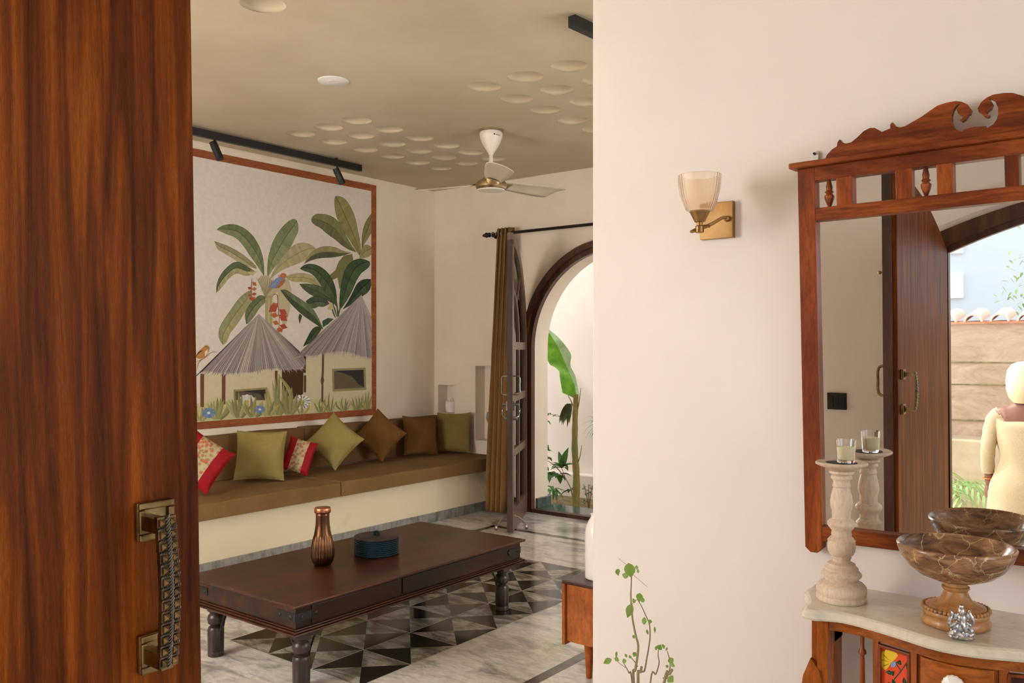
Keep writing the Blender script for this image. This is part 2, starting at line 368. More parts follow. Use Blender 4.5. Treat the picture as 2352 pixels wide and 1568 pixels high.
struct('floor', bm, [M['marble'], M['blackm'], M['inlayw'], M['seam'], M['bandm'], M['skirt']], smooth=False)
# ceiling with scooped plaster dimples
cut = []
dx = [-4.73, -4.445, -4.17]; dy = [3.755, 4.04, 4.34, 4.62, 4.895, 5.155]
dims = [(x, y) for x in dx for y in dy] + [(x, y) for x in (-3.065, -2.775, -2.49, -2.2) for y in (3.71, 4.01, 4.305, 4.61, 4.887, 5.17)]
dims += [(x, y) for x in (-3.079, -2.79) for y in (2.243, 1.95, 1.66)]
cb = BM()
for (x, y) in dims: ball(cb, (x, y, ZC+.008), .1, (1, 1, .30), 40)
b0 = BM(); box(b0, XL-.1, XR+.1, YF-.2, YB+.2, ZC, ZC+.12)
ceil = struct('ceiling', boolean(b0, [cb]), M['ceil'], ang=40)
# arched garden doorway in the back wall
AX, AZ, AR = -3.55, 1.40, .80
bk = BM(); box(bk, XL-.2, 1.0, YB, YB+.24, -.1, ZC+.1)
c1 = BM(); prism(c1, [(AX+AR, YB-.1, -.05)]+arc(AX, AZ, AR, YB-.1, 0, PI, 48)+[(AX-AR, YB-.1, -.05)], (0, .6, 0))
c2 = BM(); box(c2, -5.433, -5.227, YB-.1, YB+.13, .80, 1.062)
c3 = BM(); box(c3, -4.976, -4.66, YB-.1, YB+.13, .576, 1.243)
struct('wall_back', boolean(bk, [c1, c2, c3]), M['plaster'], smooth=False)
bm = BM(); box(bm, XL-.2, XL, YF-.2, YB, -.1, ZC+.1); struct('wall_left', bm, M['plaster'], smooth=False)
bm = BM(); box(bm, -1.367, XR, YM, YM+.14, -.05, ZC+.05); struct('wall_right', bm, M['plaster_hall'], smooth=False, bevel=.004)
# front wall with entrance arch (segmental) and a window left of it
EX, EW, ES, EC = .072, 1.045, 1.835, 2.045
LES, LEC = 1.765, 2.03     # centre, half width, springing, crown
fw = BM(); box(fw, XL-.2, XR+.2, YF-.22, YF, -.6, ZC+.1)
def seg(y, g=0, n=30): return [Vector((EX-(EW+g)+2*(EW+g)*k/n, y, ES+g+(EC-ES)*(1-(2*k/n-1)**2))) for k in range(n+1)]
c1 = BM(); prism(c1, [(EX-EW, YF-.5, -.02)]+seg(YF-.5)+[(EX+EW, YF-.5, -.02)], (0, .8, 0))
c2 = BM(); box(c2, -3.2, -1.8, YF-.5, YF+.3, .85, 2.35)
struct('wall_front', boolean(fw, [c1, c2]), M['plaster_hall'], smooth=False)
sw = BM(); box(sw, XR, XR+.2, YF-.2, YM, -.1, ZC+.1)
c1 = BM(); box(c1, XR-.2, XR+.4, -.1, 1.7, .7, 2.65)
struct('wall_hall_side', boolean(sw, [c1]), M['plaster_hall'], smooth=False)
sw = BM(); box(sw, .8, 1.0, YM+.14, YB, -.1, ZC+.1)
c1 = BM(); box(c1, .6, 1.2, 3.4, 5.0, .7, 2.3)
struct('wall_living_side', boolean(sw, [c1]), M['plaster'], smooth=False)
# skirting
bm = BM(); box(bm, -4.735, -4.722, .2, YB, 0, .075); struct('baseboard_bench', bm, M['skirt'], smooth=False)
bm = BM(); box(bm, -4.72, -4.46, YB-.015, YB, 0, .075); struct('baseboard_back', bm, M['skirt'], smooth=False)
bm = BM(); box(bm, -1.36, XR, YM-.012, YM, 0, .09); struct('baseboard_right', bm, M['skirt'], smooth=False)
# arch frame of the garden doorway
bm = BM()
def archpath(r, y): return [Vector((AX-r, y, .0))]+[Vector((AX-r, y, AZ*k/6)) for k in range(1, 6)]+arc(AX, AZ, r, y, PI, 0, 48)+[Vector((AX+r, y, AZ*(5-k)/6)) for k in range(0, 6)]
ring_prism(bm, archpath(.885, YB-.035), archpath(.835, YB-.035), (0, .036, 0))
ring_prism(bm, archpath(.835, YB-.012), archpath(.792, YB-.012), (0, .05, 0))
box(bm, AX-.8, AX+.8, YB-.012, YB+.05, 0, .03)
struct('trim_1', bm, M['darkwood'], ang=30)
bm = BM(); ring_prism(bm, archpath(.945, YB-.006), archpath(.90, YB-.006), (0, .007, 0)); struct('trim_2', bm, M['plaster'])
# green stone sill and jamb blocks
bm = BM(); box(bm, AX-.79, AX+.79, YB+.05, YB+.34, -.08, .025); box(bm, AX-.81, AX-.775, YB+.06, YB+.26, .025, .11)
struct('trim_3', bm, M['green'], smooth=False, bevel=.003)
# entrance frame
bm = BM()
def epath(g, y): return [Vector((EX-EW-g, y, 0))]+seg(y, g)+[Vector((EX+EW+g, y, 0))]
ring_prism(bm, epath(.0, YF-.03), epath(-.06, YF-.03), (0, .045, 0)); ring_prism(bm, epath(-.06, YF-.06), epath(-.085, YF-.06), (0, .05, 0))
struct('trim_4', bm, M['darkwood'], ang=30)
bm = BM(); ring_prism(bm, epath(.09, YF), epath(.02, YF), (0, .02, 0)); struct('trim_5', bm, M['plaster_hall'])
# bench of plastered masonry
bm = BM(); box(bm, XL+.003, -4.735, .2, YB-.003, 0, .352)
o = obj('masonry_bench', bm, M['bench'], origin=(-5.1, 3, 0), smooth=False, bevel=.006)
tag(o, 'long built-in plastered bench base running along the mural wall under the brown mattresses', 'bench')
# ================================================================ GARDEN SIDE (behind the arch)
bm = BM(); box(bm, -9, 2, YB+.34, 11, -.4, -.10)
bmesh.ops.subdivide_edges(bm, edges=bm.edges[:], cuts=12, use_grid_fill=True)
for v in bm.verts:
    if v.co.z > -.2: v.co.z += .03*noise.noise(v.co*3)
struct('ground_courtyard', bm, M['soil'])
bm = BM(); box(bm, -9, 2, 7.3, 7.5, -.3, 3.6); box(bm, -9, 2, 7.17, 7.3, -.3, .14); box(bm, -7.2, -7.0, YB+.2, 7.3, -.3, 3.6)
struct('wall_courtyard', bm, M['yard'], smooth=False, bevel=.01)
# ================================================================ ENTRANCE SIDE (seen in the mirror)
bm = BM(); box(bm, -7, 8, -12, -1.3, -.7, -.55); box(bm, -1.6, 1.8, -1.3, YF-.2, -.7, -.02); struct('ground_entrance', bm, M['paving'], smooth=False)
bm = BM(); box(bm, -6, 6, -4.6, -4.3, -.6, 1.32)
bmesh.ops.subdivide_edges(bm, edges=bm.edges[:], cuts=20, use_grid_fill=True)
for v in bm.verts:
    if v.co.y > -4.4: v.co.y += .015*noise.noise(v.co*2.3)
struct('wall_garden', bm, M['earth'])
bm = BM(); box(bm, -6, 6, -4.3, -4.0, -.6, .30)
struct('wall_garden_ledge', bm, M['ledge'], smooth=False, bevel=.01)
bm = BM()
for zz in (.96, .76, .44): tube(bm, [(-6+k*.3, -4.292+.004*math.sin(k), zz+.01*noise.noise(Vector((k*.7, zz, 0)))) for k in range(41)], .006, 5)
struct('trim_6', bm, M['soil'])
# roof tiles capping the wall
tp = None
for k in range(30):
    bm = BM(); x = -3.45+k*.205
    for sgn in (1,):
        o_ = [Vector((x+.075*math.cos(PI*j/10), -4.22, 1.325+.07*math.sin(PI*j/10))) for j in range(11)]
        i_ = [Vector((x+.06*math.cos(PI*j/10), -4.22, 1.325+.056*math.sin(PI*j/10))) for j in range(11)]
        ring_prism(bm, o_, i_, (0, -.45, .05))
    if tp is None:
        tp = obj('roof_tile', bm, M['tile'], origin=(x, -4.4, 1.325)); t_ = tp
    else:
        bm.free(); t_ = tp.copy(); COL.objects.link(t_); t_.location.x = x
    tag(t_, 'half-round terracotta tile capping the earth garden wall', 'roof tile', 'roof tiles along the garden wall')
bm = BM(); box(bm, -6, 6, -4.62, -4.26, 1.305, 1.327); struct('wall_garden_coping', bm, M['terra'], smooth=False)
b = thing('neighbour_building', 'tall blue-grey building beyond the earth garden wall seen in the mirror', 'building', (0, -9.5, -.55))
bm = BM(); box(bm, -9, 9, -11, -9, -.55, 8); obj('wall', bm, M['bluewall'], b, smooth=False)
for (x, z) in ((-2.62, 1.56), (-2.62, 2.18), (-4.2, 1.56), (-4.2, 2.2), (1.2, 1.6)):
    bm = BM(); box(bm, x-.32, x+.32, -9.0, -8.95, z, z+.34); obj('shutter', bm, M['wpatch'], b, smooth=False)

# ================================================================ ENTRANCE DOOR LEAF (left foreground)
XD, YH, YE = -.886, -.40, .580; LTILT = math.radians(1.0)
dr = thing('door_1', None, None, (XD, YH, 0), kind='structure')
bm = BM()
pts = [(XD, YE, .012)]+[(XD, YE-(YE-YH)*k/24, LES+(LEC-LES)*(1-(k/24)**2)) for k in range(25)]+[(XD, YH, .012)]
prism(bm, pts, (-.042, 0, 0))
lf = obj('door_leaf', bm, M['doorwood'], dr, smooth=False, bevel=.003)
bm = BM(); box(bm, XD-.055, XD-.018, YE-.028, YE+.010, .012, LEC); obj('meeting_strip', bm, M['darkwood'], dr, smooth=False, bevel=.002)
def ros(bm, y, z, s=.0208):
    for (a, x0, x1) in ((s, XD, XD+.008),):
        box(bm, x0, x1, y-a, y+a, z-a, z+a)
    # raised bevelled rim
    for (y0, y1, z0, z1) in ((y-s, y+s, z+s*.62, z+s), (y-s, y+s, z-s, z-s*.62), (y-s, y-s*.62, z-s*.62, z+s*.62), (y+s*.62, y+s, z-s*.62, z+s*.62)):
        box(bm, XD+.008, XD+.0125, y0, y1, z0, z1)
hz = [at(348, 1190, X=XD).z, at(353, 1489, X=XD).z]; hy = .5*(at(348, 1190, X=XD).y+at(353, 1505, X=XD).y)
hy += .020; hz = [v-.0165 for v in hz]
hd = thing('door_handle', None, None, (XD, hy, hz[1])); hd.parent = dr
hd.location = worldmat(dr).inverted() @ Vector((XD, hy, hz[1]))
for z in hz:
    bm = BM(); ros(bm, hy, z); obj('rosette', bm, M['brass'], hd, smooth=False, bevel=.002)
for z in hz:
    bm = BM(); box(bm, XD+.006, XD+.048, hy-.019, hy-.005, z-.008, z+.008); obj('bracket', bm, M['brass'], hd, smooth=False, bevel=.001)
bm = BM(); zt, zb = hz[0]+.011, hz[1]-.004; hyr = hy; hy = hy-.011
n_ = 13; ph = (zt-zb)/n_; bx0 = XD+.044
def bow(t): return .007*math.sin(PI*t)
for k in range(n_):
    z = zb+ph*(k+.5); xo = bx0+bow((k+.5)/n_)
    box(bm, xo, xo+.006, hy-.0115, hy+.0095, z-ph/2, z+ph/2)
    for s in (-1, 1):
        yc = hy-.001+s*.0059; a = .0034; q = ph*.31
        base = [Vector((xo+.006, yc-a, z-q)), Vector((xo+.006, yc+a, z-q)), Vector((xo+.006, yc+a, z+q)), Vector((xo+.006, yc-a, z+q))]
        top = [Vector((xo+.009, yc-a*.9, z-q*.9)), Vector((xo+.009, yc+a*.9, z-q*.9)), Vector((xo+.009, yc+a*.9, z+q*.9)), Vector((xo+.009, yc-a*.9, z+q*.9))]
        vb = [bm.verts.new(v) for v in base]; vt = [bm.verts.new(v) for v in top]; ap = bm.verts.new((xo+.0125, yc, z))
        for j in range(4):
            bm.faces.new((vb[j], vb[(j+1) % 4], vt[(j+1) % 4], vt[j])); bm.faces.new((vt[j], vt[(j+1) % 4], ap))
obj('studded_grip', bm, M['brassd'], hd, smooth=False)
bm = BM()
for k in range(46):
    t = k/46; z = zb+(zt-zb)*t; xo = bx0+bow(t)+.0065
    tube(bm, [(xo+.001, hy-.0028, z), (xo+.0025, hy-.001, z+.0025), (xo+.001, hy+.0012, z+.005)], .0011, 5)
for k in range(1, n_):
    z = zb+ph*k; xo = bx0+bow(k/n_)+.0065
    for s in (-1, 1):
        for j in range(4):
            y = hy-.001+s*(.003+.0021*j); tube(bm, [(xo, y-.001, z-.0012), (xo+.0015, y, z), (xo, y+.001, z+.0012)], .0009, 5)
obj('rope_moulding', bm, M['steel'], hd)
# plain handle and bolt on the far side
bm = BM(); tube(bm, crv([(XD-.04, YE-.05, 1.235), (XD-.085, YE-.05, 1.225), (XD-.09, YE-.05, 1.17), (XD-.085, YE-.05, 1.115), (XD-.04, YE-.05, 1.105)]), .006, 8); obj('plain_handle', bm, M['brass'], dr)
bm = BM(); box(bm, XD-.06, XD-.04, YE-.07, YE-.04, .98, 1.03); tube(bm, [(XD-.04, YE-.05, 1.62), (XD-.08, YE-.05, 1.62)], .004, 8); ball(bm, (XD-.08, YE-.05, 1.62), .008); obj('bolt', bm, M['brass'], dr)
dr.rotation_euler = (LTILT, 0, 0)
# switch plate on the front wall
b = thing('switch_plate', 'black electrical switch plate on the pale wall seen in the mirror', 'switch', (-1.435, YF, .99))
bm = BM(); box(bm, -1.485, -1.385, YF, YF+.014, .945, 1.035); obj('plate', bm, M['black'], b, smooth=False, bevel=.002)
for k in range(3):
    bm = BM(); box(bm, -1.478+k*.03, -1.452+k*.03, YF+.014, YF+.019, .958, 1.02); obj('switch_button', bm, M['black'], b, smooth=False, bevel=.001)

# ================================================================ GARDEN DOOR LEAF, OPEN
H2 = Vector((-4.385, YB-.05, 0)); E2 = Vector((-3.955, 5.09, 0)); LD = (E2-H2); LW = LD.length; LD.normalize()
LN = Vector((LD.y, -LD.x, 0))          # toward the camera side
rz2 = math.atan2(LD.y, LD.x)
d2 = thing('door_2', None, None, tuple(H2), (0, 0, rz2), kind='structure')
# local frame: x along the leaf from the hinge, y through the thickness, z up
def ltop(u, g=0): return AZ+math.sqrt(max(0, (LW-g)**2-(LW-u)**2)) if u > g else AZ
T2 = .042
bm = BM()
def lp(u, z, y=-T2/2): return Vector((u, y, z))
# outer frame: hinge stile, meeting stile, top curve, bottom and middle rails
SW = .085
out = [lp(0, .015)]+[lp(LW-LW*math.cos(a), AZ+LW*math.sin(a)) for a in [PI/2*k/24 for k in range(25)]]+[lp(LW, .015)]
inn = [lp(SW, .015)]+[lp(LW-(LW-SW)*math.cos(a), AZ+(LW-SW)*math.sin(a)) for a in [PI/2*k/24 for k in range(25)]]+[lp(LW-.001, .015)]
ring_prism(bm, out, inn, (0, T2, 0))
box(bm, LW-SW, LW, -T2/2, T2/2, .015, AZ+LW-SW*.6)
box(bm, .0, LW, -T2/2-.001, T2/2+.001, .015, .17)
for z in (.60, 1.02, 1.42): box(bm, SW*.9, LW-.01, -T2/2+.004, T2/2-.004, z-.03, z+.03)
um = (LW)/2; box(bm, um-.022, um+.022, -T2/2+.005, T2/2-.005, .1, 1.42)
in2 = [lp(LW-r_*math.cos(a), 1.42+r_*math.sin(a), -T2/2+.005) for r_ in (.46,) for a in [PI/2*k/20 for k in range(21)]]
in3 = [lp(LW-r_*math.cos(a), 1.42+r_*math.sin(a), -T2/2+.005) for r_ in (.42,) for a in [PI/2*k/20 for k in range(21)]]
ring_prism(bm, in2, in3, (0, T2-.01, 0))
tube(bm, [lp(LW-.45*math.cos(.8), 1.42+.45*math.sin(.8), 0), lp(LW-.8*math.cos(.8), 1.42+.8*math.sin(.8), 0)], .014, 6)
obj('leaf_frame', bm, M['framewood'], d2, local=True, smooth=False, bevel=.003)
for (z0, z1) in ((.15, .58), (.62, 1.0), (1.04, 1.40)):
    for (u0, u1) in ((SW-.01, um-.015), (um+.015, LW-SW+.01)):
        bm = BM(); box(bm, u0, u1, -.002, .002, z0, z1); obj('glass_pane', bm, M['pane'], d2, local=True, smooth=False)
bm = BM(); pp = [lp(LW-(LW-SW+.008)*math.cos(a), AZ+(LW-SW)*math.sin(a), -.002) for a in [PI/2*k/20 for k in range(21)]]+[lp(LW-SW, AZ+LW-SW-.01, -.002), lp(LW-SW, 1.43, -.002), lp(SW-.008, 1.43, -.002)]
pp = [p for p in pp if p.x <= LW-SW+.001]
prism(bm, pp, (0, .004, 0)); obj('glass_pane', bm, M['pane'], d2, local=True, smooth=False)
for s in (-1, 1):
    bm = BM(); y = s*T2/2
    tube(bm, crv([(LW-.05, y, 1.19), (LW-.05, y+s*.045, 1.185), (LW-.05, y+s*.048, 1.12), (LW-.05, y+s*.045, 1.055), (LW-.05, y, 1.05)]), .0045, 7)
    obj('pull_handle', bm, M['steel'], d2, local=True)
bm = BM(); y = -T2/2; y = T2/2
for s in (-1, 1):
    y = s*T2/2
    box(bm, LW-.075, LW-.03, min(y, y+s*.012), max(y, y+s*.012), .93, 1.0); tube(bm, [(LW-.05, y, .975), (LW-.05, y+s*.04, .975)], .012, 10)
    tube(bm, crv([(LW-.05, y+s*.035, .98), (LW-.07, y+s*.045, .93), (LW-.05, y+s*.035, .885), (LW-.04, y, .88)]), .006, 7)
    tube(bm, [(LW-.05, y, .87), (LW-.05, y+s*.03, .87)], .014, 10)
obj('latch', bm, M['steel'], d2, local=True)
bm = BM(); tube(bm, crv([(LW-.08, -T2/2, .13), (LW-.07, -T2/2-.05, .10), (LW-.05, -T2/2-.09, .04)]), .006, 7); ball(bm, (LW-.05, -T2/2-.09, .035), .014, (1, 1, 1.6), 10)
tube(bm, crv([(LW-.08, T2/2, .13), (LW-.10, T2/2+.05, .10), (LW-.12, T2/2+.09, .045)]), .006, 7); ball(bm, (LW-.12, T2/2+.09, .035), .014, (1, 1, 1.6), 10)
obj('door_stay', bm, M['steel'], d2, local=True)

# ================================================================ MURAL
MU = thing('mural', 'large wall painting of banana palms, birds and two thatched huts with brown border', 'wall painting', (XL+.0025, 4.0, .825))
X1 = XL+.004
bm = BM(); y0, y1, z0, z1, bw = 2.6, 5.156, .825, 2.813, .056
XM = XL+.0025
ring_prism(bm, [(XM, y0, z0), (XM, y0, z1), (XM, y1, z1), (XM, y1, z0), (XM, y0, z0)], [(XM, y0+bw, z0+bw), (XM, y0+bw, z1-bw), (XM, y1-bw, z1-bw), (XM, y1-bw, z0+bw), (XM, y0+bw, z0+bw)], (.004, 0, 0))
obj('painted_border', bm, M['border'], MU, smooth=False)
bm = BM(); pl = bm.loops.layers.float_color.new('paint'); layer = [0]; hold = [0]
def nxt(): layer[0] += 1; hold[0] = 1
def done(): hold[0] = 0
def paint(poly, col, raw=False):
    if not hold[0]: layer[0] += 1
    x = X1+layer[0]*.00003
    vs = []
    for p in poly:
        w_ = p if raw else at(p[0], p[1], X=XL)
        yy = min(max(w_.y, y0+bw-.002), y1-bw+.002); zz = min(max(w_.z, z0+bw-.002), z1-bw+.002)
        vs.append(bm.verts.new((x, yy, zz)))
    try: f = bm.faces.new(vs)
    except Exception: return
    if f.calc_area() < 1e-8: bm.faces.remove(f); return
    g_ = sum(col)/3; c = (*lin(tuple(v*.74+g_*.26+2 for v in col)), 1)
    for l in f.loops: l[pl] = c
K = .24235
A1 = lambda x, y: (430+x*K, 320+y*K)
A2 = lambda x, y: (430+x*K, 640+y*K)
def c2(pts, n=5): return [(p.x, p.y) for p in crv([(a, b, 0) for a, b in pts], n)]
def sh(c, d): return tuple(max(0, min(255, v+d)) for v in c)
def stroke(Z, pts, wd, col):
    q = c2(pts, 5); L_, R_ = [], []; n = len(q)
    for i, p in enumerate(q):
        a = q[max(i-1, 0)]; b = q[min(i+1, n-1)]; dx_, dy_ = b[0]-a[0], b[1]-a[1]; l = math.hypot(dx_, dy_) or 1
        w_ = wd*(.35+.65*math.sin(PI*min(1, max(0, i/(n-1)))) ) if isinstance(wd, (int, float)) else wd[0]+(wd[1]-wd[0])*i/(n-1)
        L_.append((p[0]-dy_/l*w_/2, p[1]+dx_/l*w_/2)); R_.append((p[0]+dy_/l*w_/2, p[1]-dx_/l*w_/2))
    own = not hold[0]
    if own: nxt()
    for i in range(n-1): paint([Z(*L_[i]), Z(*L_[i+1]), Z(*R_[i+1]), Z(*R_[i])], col)
    if own: done()
def leaf(Z, base, e1, e2, tip, c1, c2_, veins=True, vc=None, mid=None):
    a = c2([base]+e1+[tip], 6); b = c2([base]+e2+[tip], 6); n = 26
    def samp(q, t):
        f = t*(len(q)-1); i = min(int(f), len(q)-2); u = f-i; return (q[i][0]*(1-u)+q[i+1][0]*u, q[i][1]*(1-u)+q[i+1][1]*u)
    A_ = [samp(a, k/n) for k in range(n+1)]; B_ = [samp(b, k/n) for k in range(n+1)]
    Mi = [((p[0]*.52+q[0]*.48), (p[1]*.52+q[1]*.48)) for p, q in zip(A_, B_)]
    nxt()
    for k in range(n):
        j = random.randint(-7, 7)
        paint([Z(*A_[k]), Z(*A_[k+1]), Z(*Mi[k+1]), Z(*Mi[k])], sh(c1, j)); j = random.randint(-7, 7)
        paint([Z(*Mi[k]), Z(*Mi[k+1]), Z(*B_[k+1]), Z(*B_[k])], sh(c2_, j))
    vc = vc or sh(c1, -34); nxt()
    if veins:
        for k in range(3, n-2, 2):
            for Q in (A_, B_):
                if random.random() < .3: continue
                m_, e_ = Mi[k], Q[min(k+2, n)]
                s0, s1 = random.uniform(.15, .5), random.uniform(.65, .95)
                stroke(Z, [(m_[0]+(e_[0]-m_[0])*s0, m_[1]+(e_[1]-m_[1])*s0), (m_[0]+(e_[0]-m_[0])*s1, m_[1]+(e_[1]-m_[1])*s1)], 5, vc)
    nxt()
    stroke(Z, Mi[::5]+[Mi[-1]], 6, vc if not mid else mid)
    stroke(Z, a[::4]+[a[-1]], 4, sh(c1, -22)); stroke(Z, b[::4]+[b[-1]], 3, sh(c2_, -18)); done()
# background
paint([Vector((XL, y0, z0)), Vector((XL, y1, z0)), Vector((XL, y1, z1)), Vector((XL, y0, z1))], (222, 208, 192), True)
paint([A2(*p) for p in [(860, -40), (960, 10), (985, 100), (980, 250), (935, 430), (900, 430), (870, 300), (850, 130)]], (196, 180, 130))
G1, G2, G3, G4, G5 = (112, 126, 76), (134, 142, 92), (170, 158, 100), (86, 100, 62), (184, 170, 112)
leaf(A1, (725, 1300), [(715, 1120), (650, 960), (560, 860), (450, 808), (340, 815)], [(670, 1210), (590, 1100), (500, 970), (420, 915), (350, 890)], (278, 855), G1, G2)
leaf(A1, (650, 1225), [(640, 1190), (520, 1090), (400, 1020), (310, 985)], [(560, 1200), (480, 1160), (370, 1090), (285, 1040)], (255, 965), (150, 146, 92), (176, 164, 112))
leaf(A1, (640, 1250), [(590, 1220), (520, 1178), (460, 1162), (390, 1200), (310, 1290), (275, 1390)], [(570, 1295), (470, 1270), (400, 1310), (340, 1380), (290, 1440)], (275, 1450), (92, 104, 66), (170, 160, 104))
leaf(A1, (755, 1330), [(758, 1180), (780, 1060), (830, 930), (910, 820), (990, 758)], [(800, 1240), (880, 1150), (960, 1050), (1020, 930), (1052, 850)], (1035, 770), (128, 138, 86), (140, 148, 96))
leaf(A1, (775, 1335), [(840, 1200), (920, 1090), (1000, 1010), (1080, 982), (1160, 995)], [(860, 1260), (960, 1210), (1060, 1170), (1150, 1120), (1200, 1070)], (1215, 1035), (178, 166, 114), G5)
leaf(A1, (925, 1300), [(1000, 1275), (1100, 1270), (1190, 1300), (1250, 1370)], [(990, 1345), (1090, 1350), (1180, 1365), (1240, 1410)], (1290, 1445), G5, (182, 166, 98), veins=False)
leaf(A2, (600, 110), [(540, 140), (470, 210), (400, 310), (320, 430), (293, 540)], [(600, 230), (540, 320), (470, 430), (400, 520), (370, 600)], (335, 625), (150, 150, 96), G3)
leaf(A2, (755, 190), [(700, 155), (640, 190), (570, 270), (545, 350)], [(740, 220), (680, 280), (620, 370), (575, 420)], (558, 430), (106, 118, 74), (128, 134, 86))
# far tree
leaf(A1, (1640, 1110), [(1600, 1060), (1540, 960), (1470, 850), (1410, 720), (1392, 600)], [(1640, 1000), (1610, 850), (1580, 720), (1520, 600), (1460, 545)], (1400, 540), (146, 140, 70), (152, 146, 78))
leaf(A1, (1600, 1070), [(1520, 950), (1450, 810), (1380, 740), (1290, 710), (1210, 712)], [(1500, 1030), (1400, 950), (1330, 900), (1260, 840), (1190, 800)], (1172, 755), (132, 132, 74), (112, 112, 68))
leaf(A1, (1650, 1030), [(1655, 900), (1690, 780)], [(1700, 950), (1748, 860)], (1752, 690), (138, 132, 72), (146, 138, 80), veins=False)
leaf(A1, (1630, 1130), [(1650, 1030), (1700, 1000)], [(1690, 1120), (1740, 1090)], (1760, 1030), (162, 150, 86), (170, 156, 92), veins=False)
paint([A1(*p) for p in [(1560, 1085), (1480, 1100), (1430, 1160), (1400, 1240), (1340, 1290), (1360, 1340), (1420, 1310), (1440, 1420), (1500, 1300), (1580, 1200)]], (128, 124, 66))
leaf(A1, (1550, 1075), [(1480, 1060), (1400, 1025), (1300, 1015), (1220, 1040), (1150, 1100)], [(1450, 1105), (1350, 1120), (1250, 1125), (1160, 1150)], (1105, 1180), (158, 148, 90), (84, 94, 60))
leaf(A1, (1390, 1570), [(1350, 1480), (1270, 1400), (1190, 1375), (1120, 1368)], [(1330, 1530), (1230, 1500), (1150, 1460), (1090, 1410)], (1060, 1370), (96, 108, 70), (84, 96, 62))
leaf(A1, (1412, 1590), [(1405, 1420), (1340, 1280), (1260, 1210), (1180, 1182), (1110, 1190)], [(1385, 1550), (1290, 1430), (1230, 1330), (1160, 1265), (1100, 1245)], (1065, 1225), (70, 86, 52), (84, 98, 58))
leaf(A1, (1440, 1620), [(1440, 1500), (1460, 1350), (1500, 1220), (1570, 1150), (1650, 1132)], [(1500, 1540), (1560, 1430), (1620, 1300), (1680, 1240), (1725, 1200)], (1725, 1160), (62, 88, 50), (74, 100, 58))
leaf(A1, (1470, 1610), [(1540, 1500), (1600, 1380), (1660, 1330)], [(1560, 1560), (1650, 1490), (1730, 1420)], (1735, 1325), (52, 72, 44), (66, 88, 54))
leaf(A2, (1345, 235), [(1290, 185), (1210, 165), (1150, 190)], [(1290, 265), (1240, 262), (1180, 280)], (1120, 215), (74, 88, 58), (92, 104, 70), veins=False)
leaf(A2, (1275, 460), [(1200, 460), (1140, 550)], [(1240, 520), (1170, 600)], (1095, 640), (58, 78, 46), (72, 92, 56))
leaf(A2, (1285, 480), [(1200, 300), (1100, 215), (1000, 150), (930, 105)], [(1200, 420), (1100, 350), (1010, 270), (940, 190)], (880, 108), (110, 124, 80), (72, 86, 54))
paint([A2(*p) for p in [(1275, 400), (1330, 370), (1385, 380), (1330, 430), (1280, 460)]], (66, 90, 62))
paint([A2(*p) for p in [(1060, 330), (1085, 350), (1062, 430), (1050, 370)]], (62, 78, 50))
for q in ([(1350, 200), (1390, 280), (1412, 360)], [(1405, 180), (1418, 280), (1422, 360)], [(1450, 260), (1432, 320), (1425, 370)], [(1360, 240), (1380, 320), (1402, 370)]): stroke(A2, q, 14, (84, 98, 52))
paint([A2(*p) for p in [(1340, 235), (1370, 225), (1385, 280), (1360, 300), (1325, 290)]], (206, 186, 130))
# trunk of the near palm
paint([A1(*p) for p in [(700, 1290), (770, 1290), (860, 1430), (800, 1500), (735, 1500), (660, 1330)]], (188, 176, 126))
paint([A2(*p) for p in [(735, 160), (800, 160), (802, 450), (735, 420)]], (178, 160, 100)); stroke(A2, [(770, 180), (768, 300), (770, 430)], 16, (196, 180, 120))
for k in range(9): stroke(A1, [(735+random.uniform(-8, 8), 1500), (700+k*12, 1400), (650+k*20, 1310)], 5, (140, 132, 84))
for k in range(8): stroke(A1, [(610, 1290), (575+k*10, 1260), (570+k*12, 1235+abs(k-4)*5)], 6, (206, 186, 120))
# hanging flowers
def heliconia(Z, stem, pet):
    stroke(Z, stem, 6, (166, 62, 34))
    for (x, y, dx_, dy_, s) in pet:
        paint([Z(x, y), Z(x+dx_*.5-dy_*.35, y+dy_*.5+dx_*.35), Z(x+dx_, y+dy_), Z(x+dx_*.5+dy_*.35, y+dy_*.5-dx_*.35)], (196, 70+s*30, 40))
heliconia(A1, [(610, 1310), (605, 1380), (603, 1450), (610, 1530)], [(605, 1420, -38, -20, 0), (605, 1420, 50, -5, 1), (605, 1475, -40, 0, 1), (605, 1470, 48, -8, 0), (608, 1510, -30, -8, 0), (610, 1500, 40, 10, 1), (610, 1540, 5, -50, 0), (612, 1350, 40, 38, 1)])
heliconia(A2, [(800, 190), (815, 150), (850, 160), (855, 240), (862, 320), (868, 400), (865, 480)], [(855, 235, -70, 30, 1), (855, 250, -90, 65, 0), (865, 290, 75, 50, 0), (862, 350, -80, -10, 1), (868, 370, 80, -20, 1), (868, 340, 75, 60, 0), (866, 430, -62, -25, 1), (870, 440, 75, 25, 0), (865, 455, -5, 60, 1), (872, 460, 20, 50, 0)])
# perched birds
stroke(A1, [(810, 1395), (785, 1425), (760, 1455)], 14, (208, 140, 60))
paint([A1(*p) for p in c2([(765, 1400), (800, 1355), (850, 1310), (895, 1300), (922, 1335), (900, 1375), (850, 1408), (800, 1412), (765, 1400)])[:-1]], (112, 134, 182))
paint([A1(*p) for p in [(915, 1320), (905, 1375), (860, 1408), (820, 1412), (860, 1380), (880, 1340)]], (206, 100, 54))
for k in range(4): stroke(A1, [(790+k*16, 1395-k*8), (830+k*12, 1360-k*12)], 7, (70, 84, 128) if k % 2 else (190, 198, 214))
paint([A1(905+30*math.cos(t), 1293+26*math.sin(t)) for t in [2*PI*k/12 for k in range(12)]], (212, 104, 56))
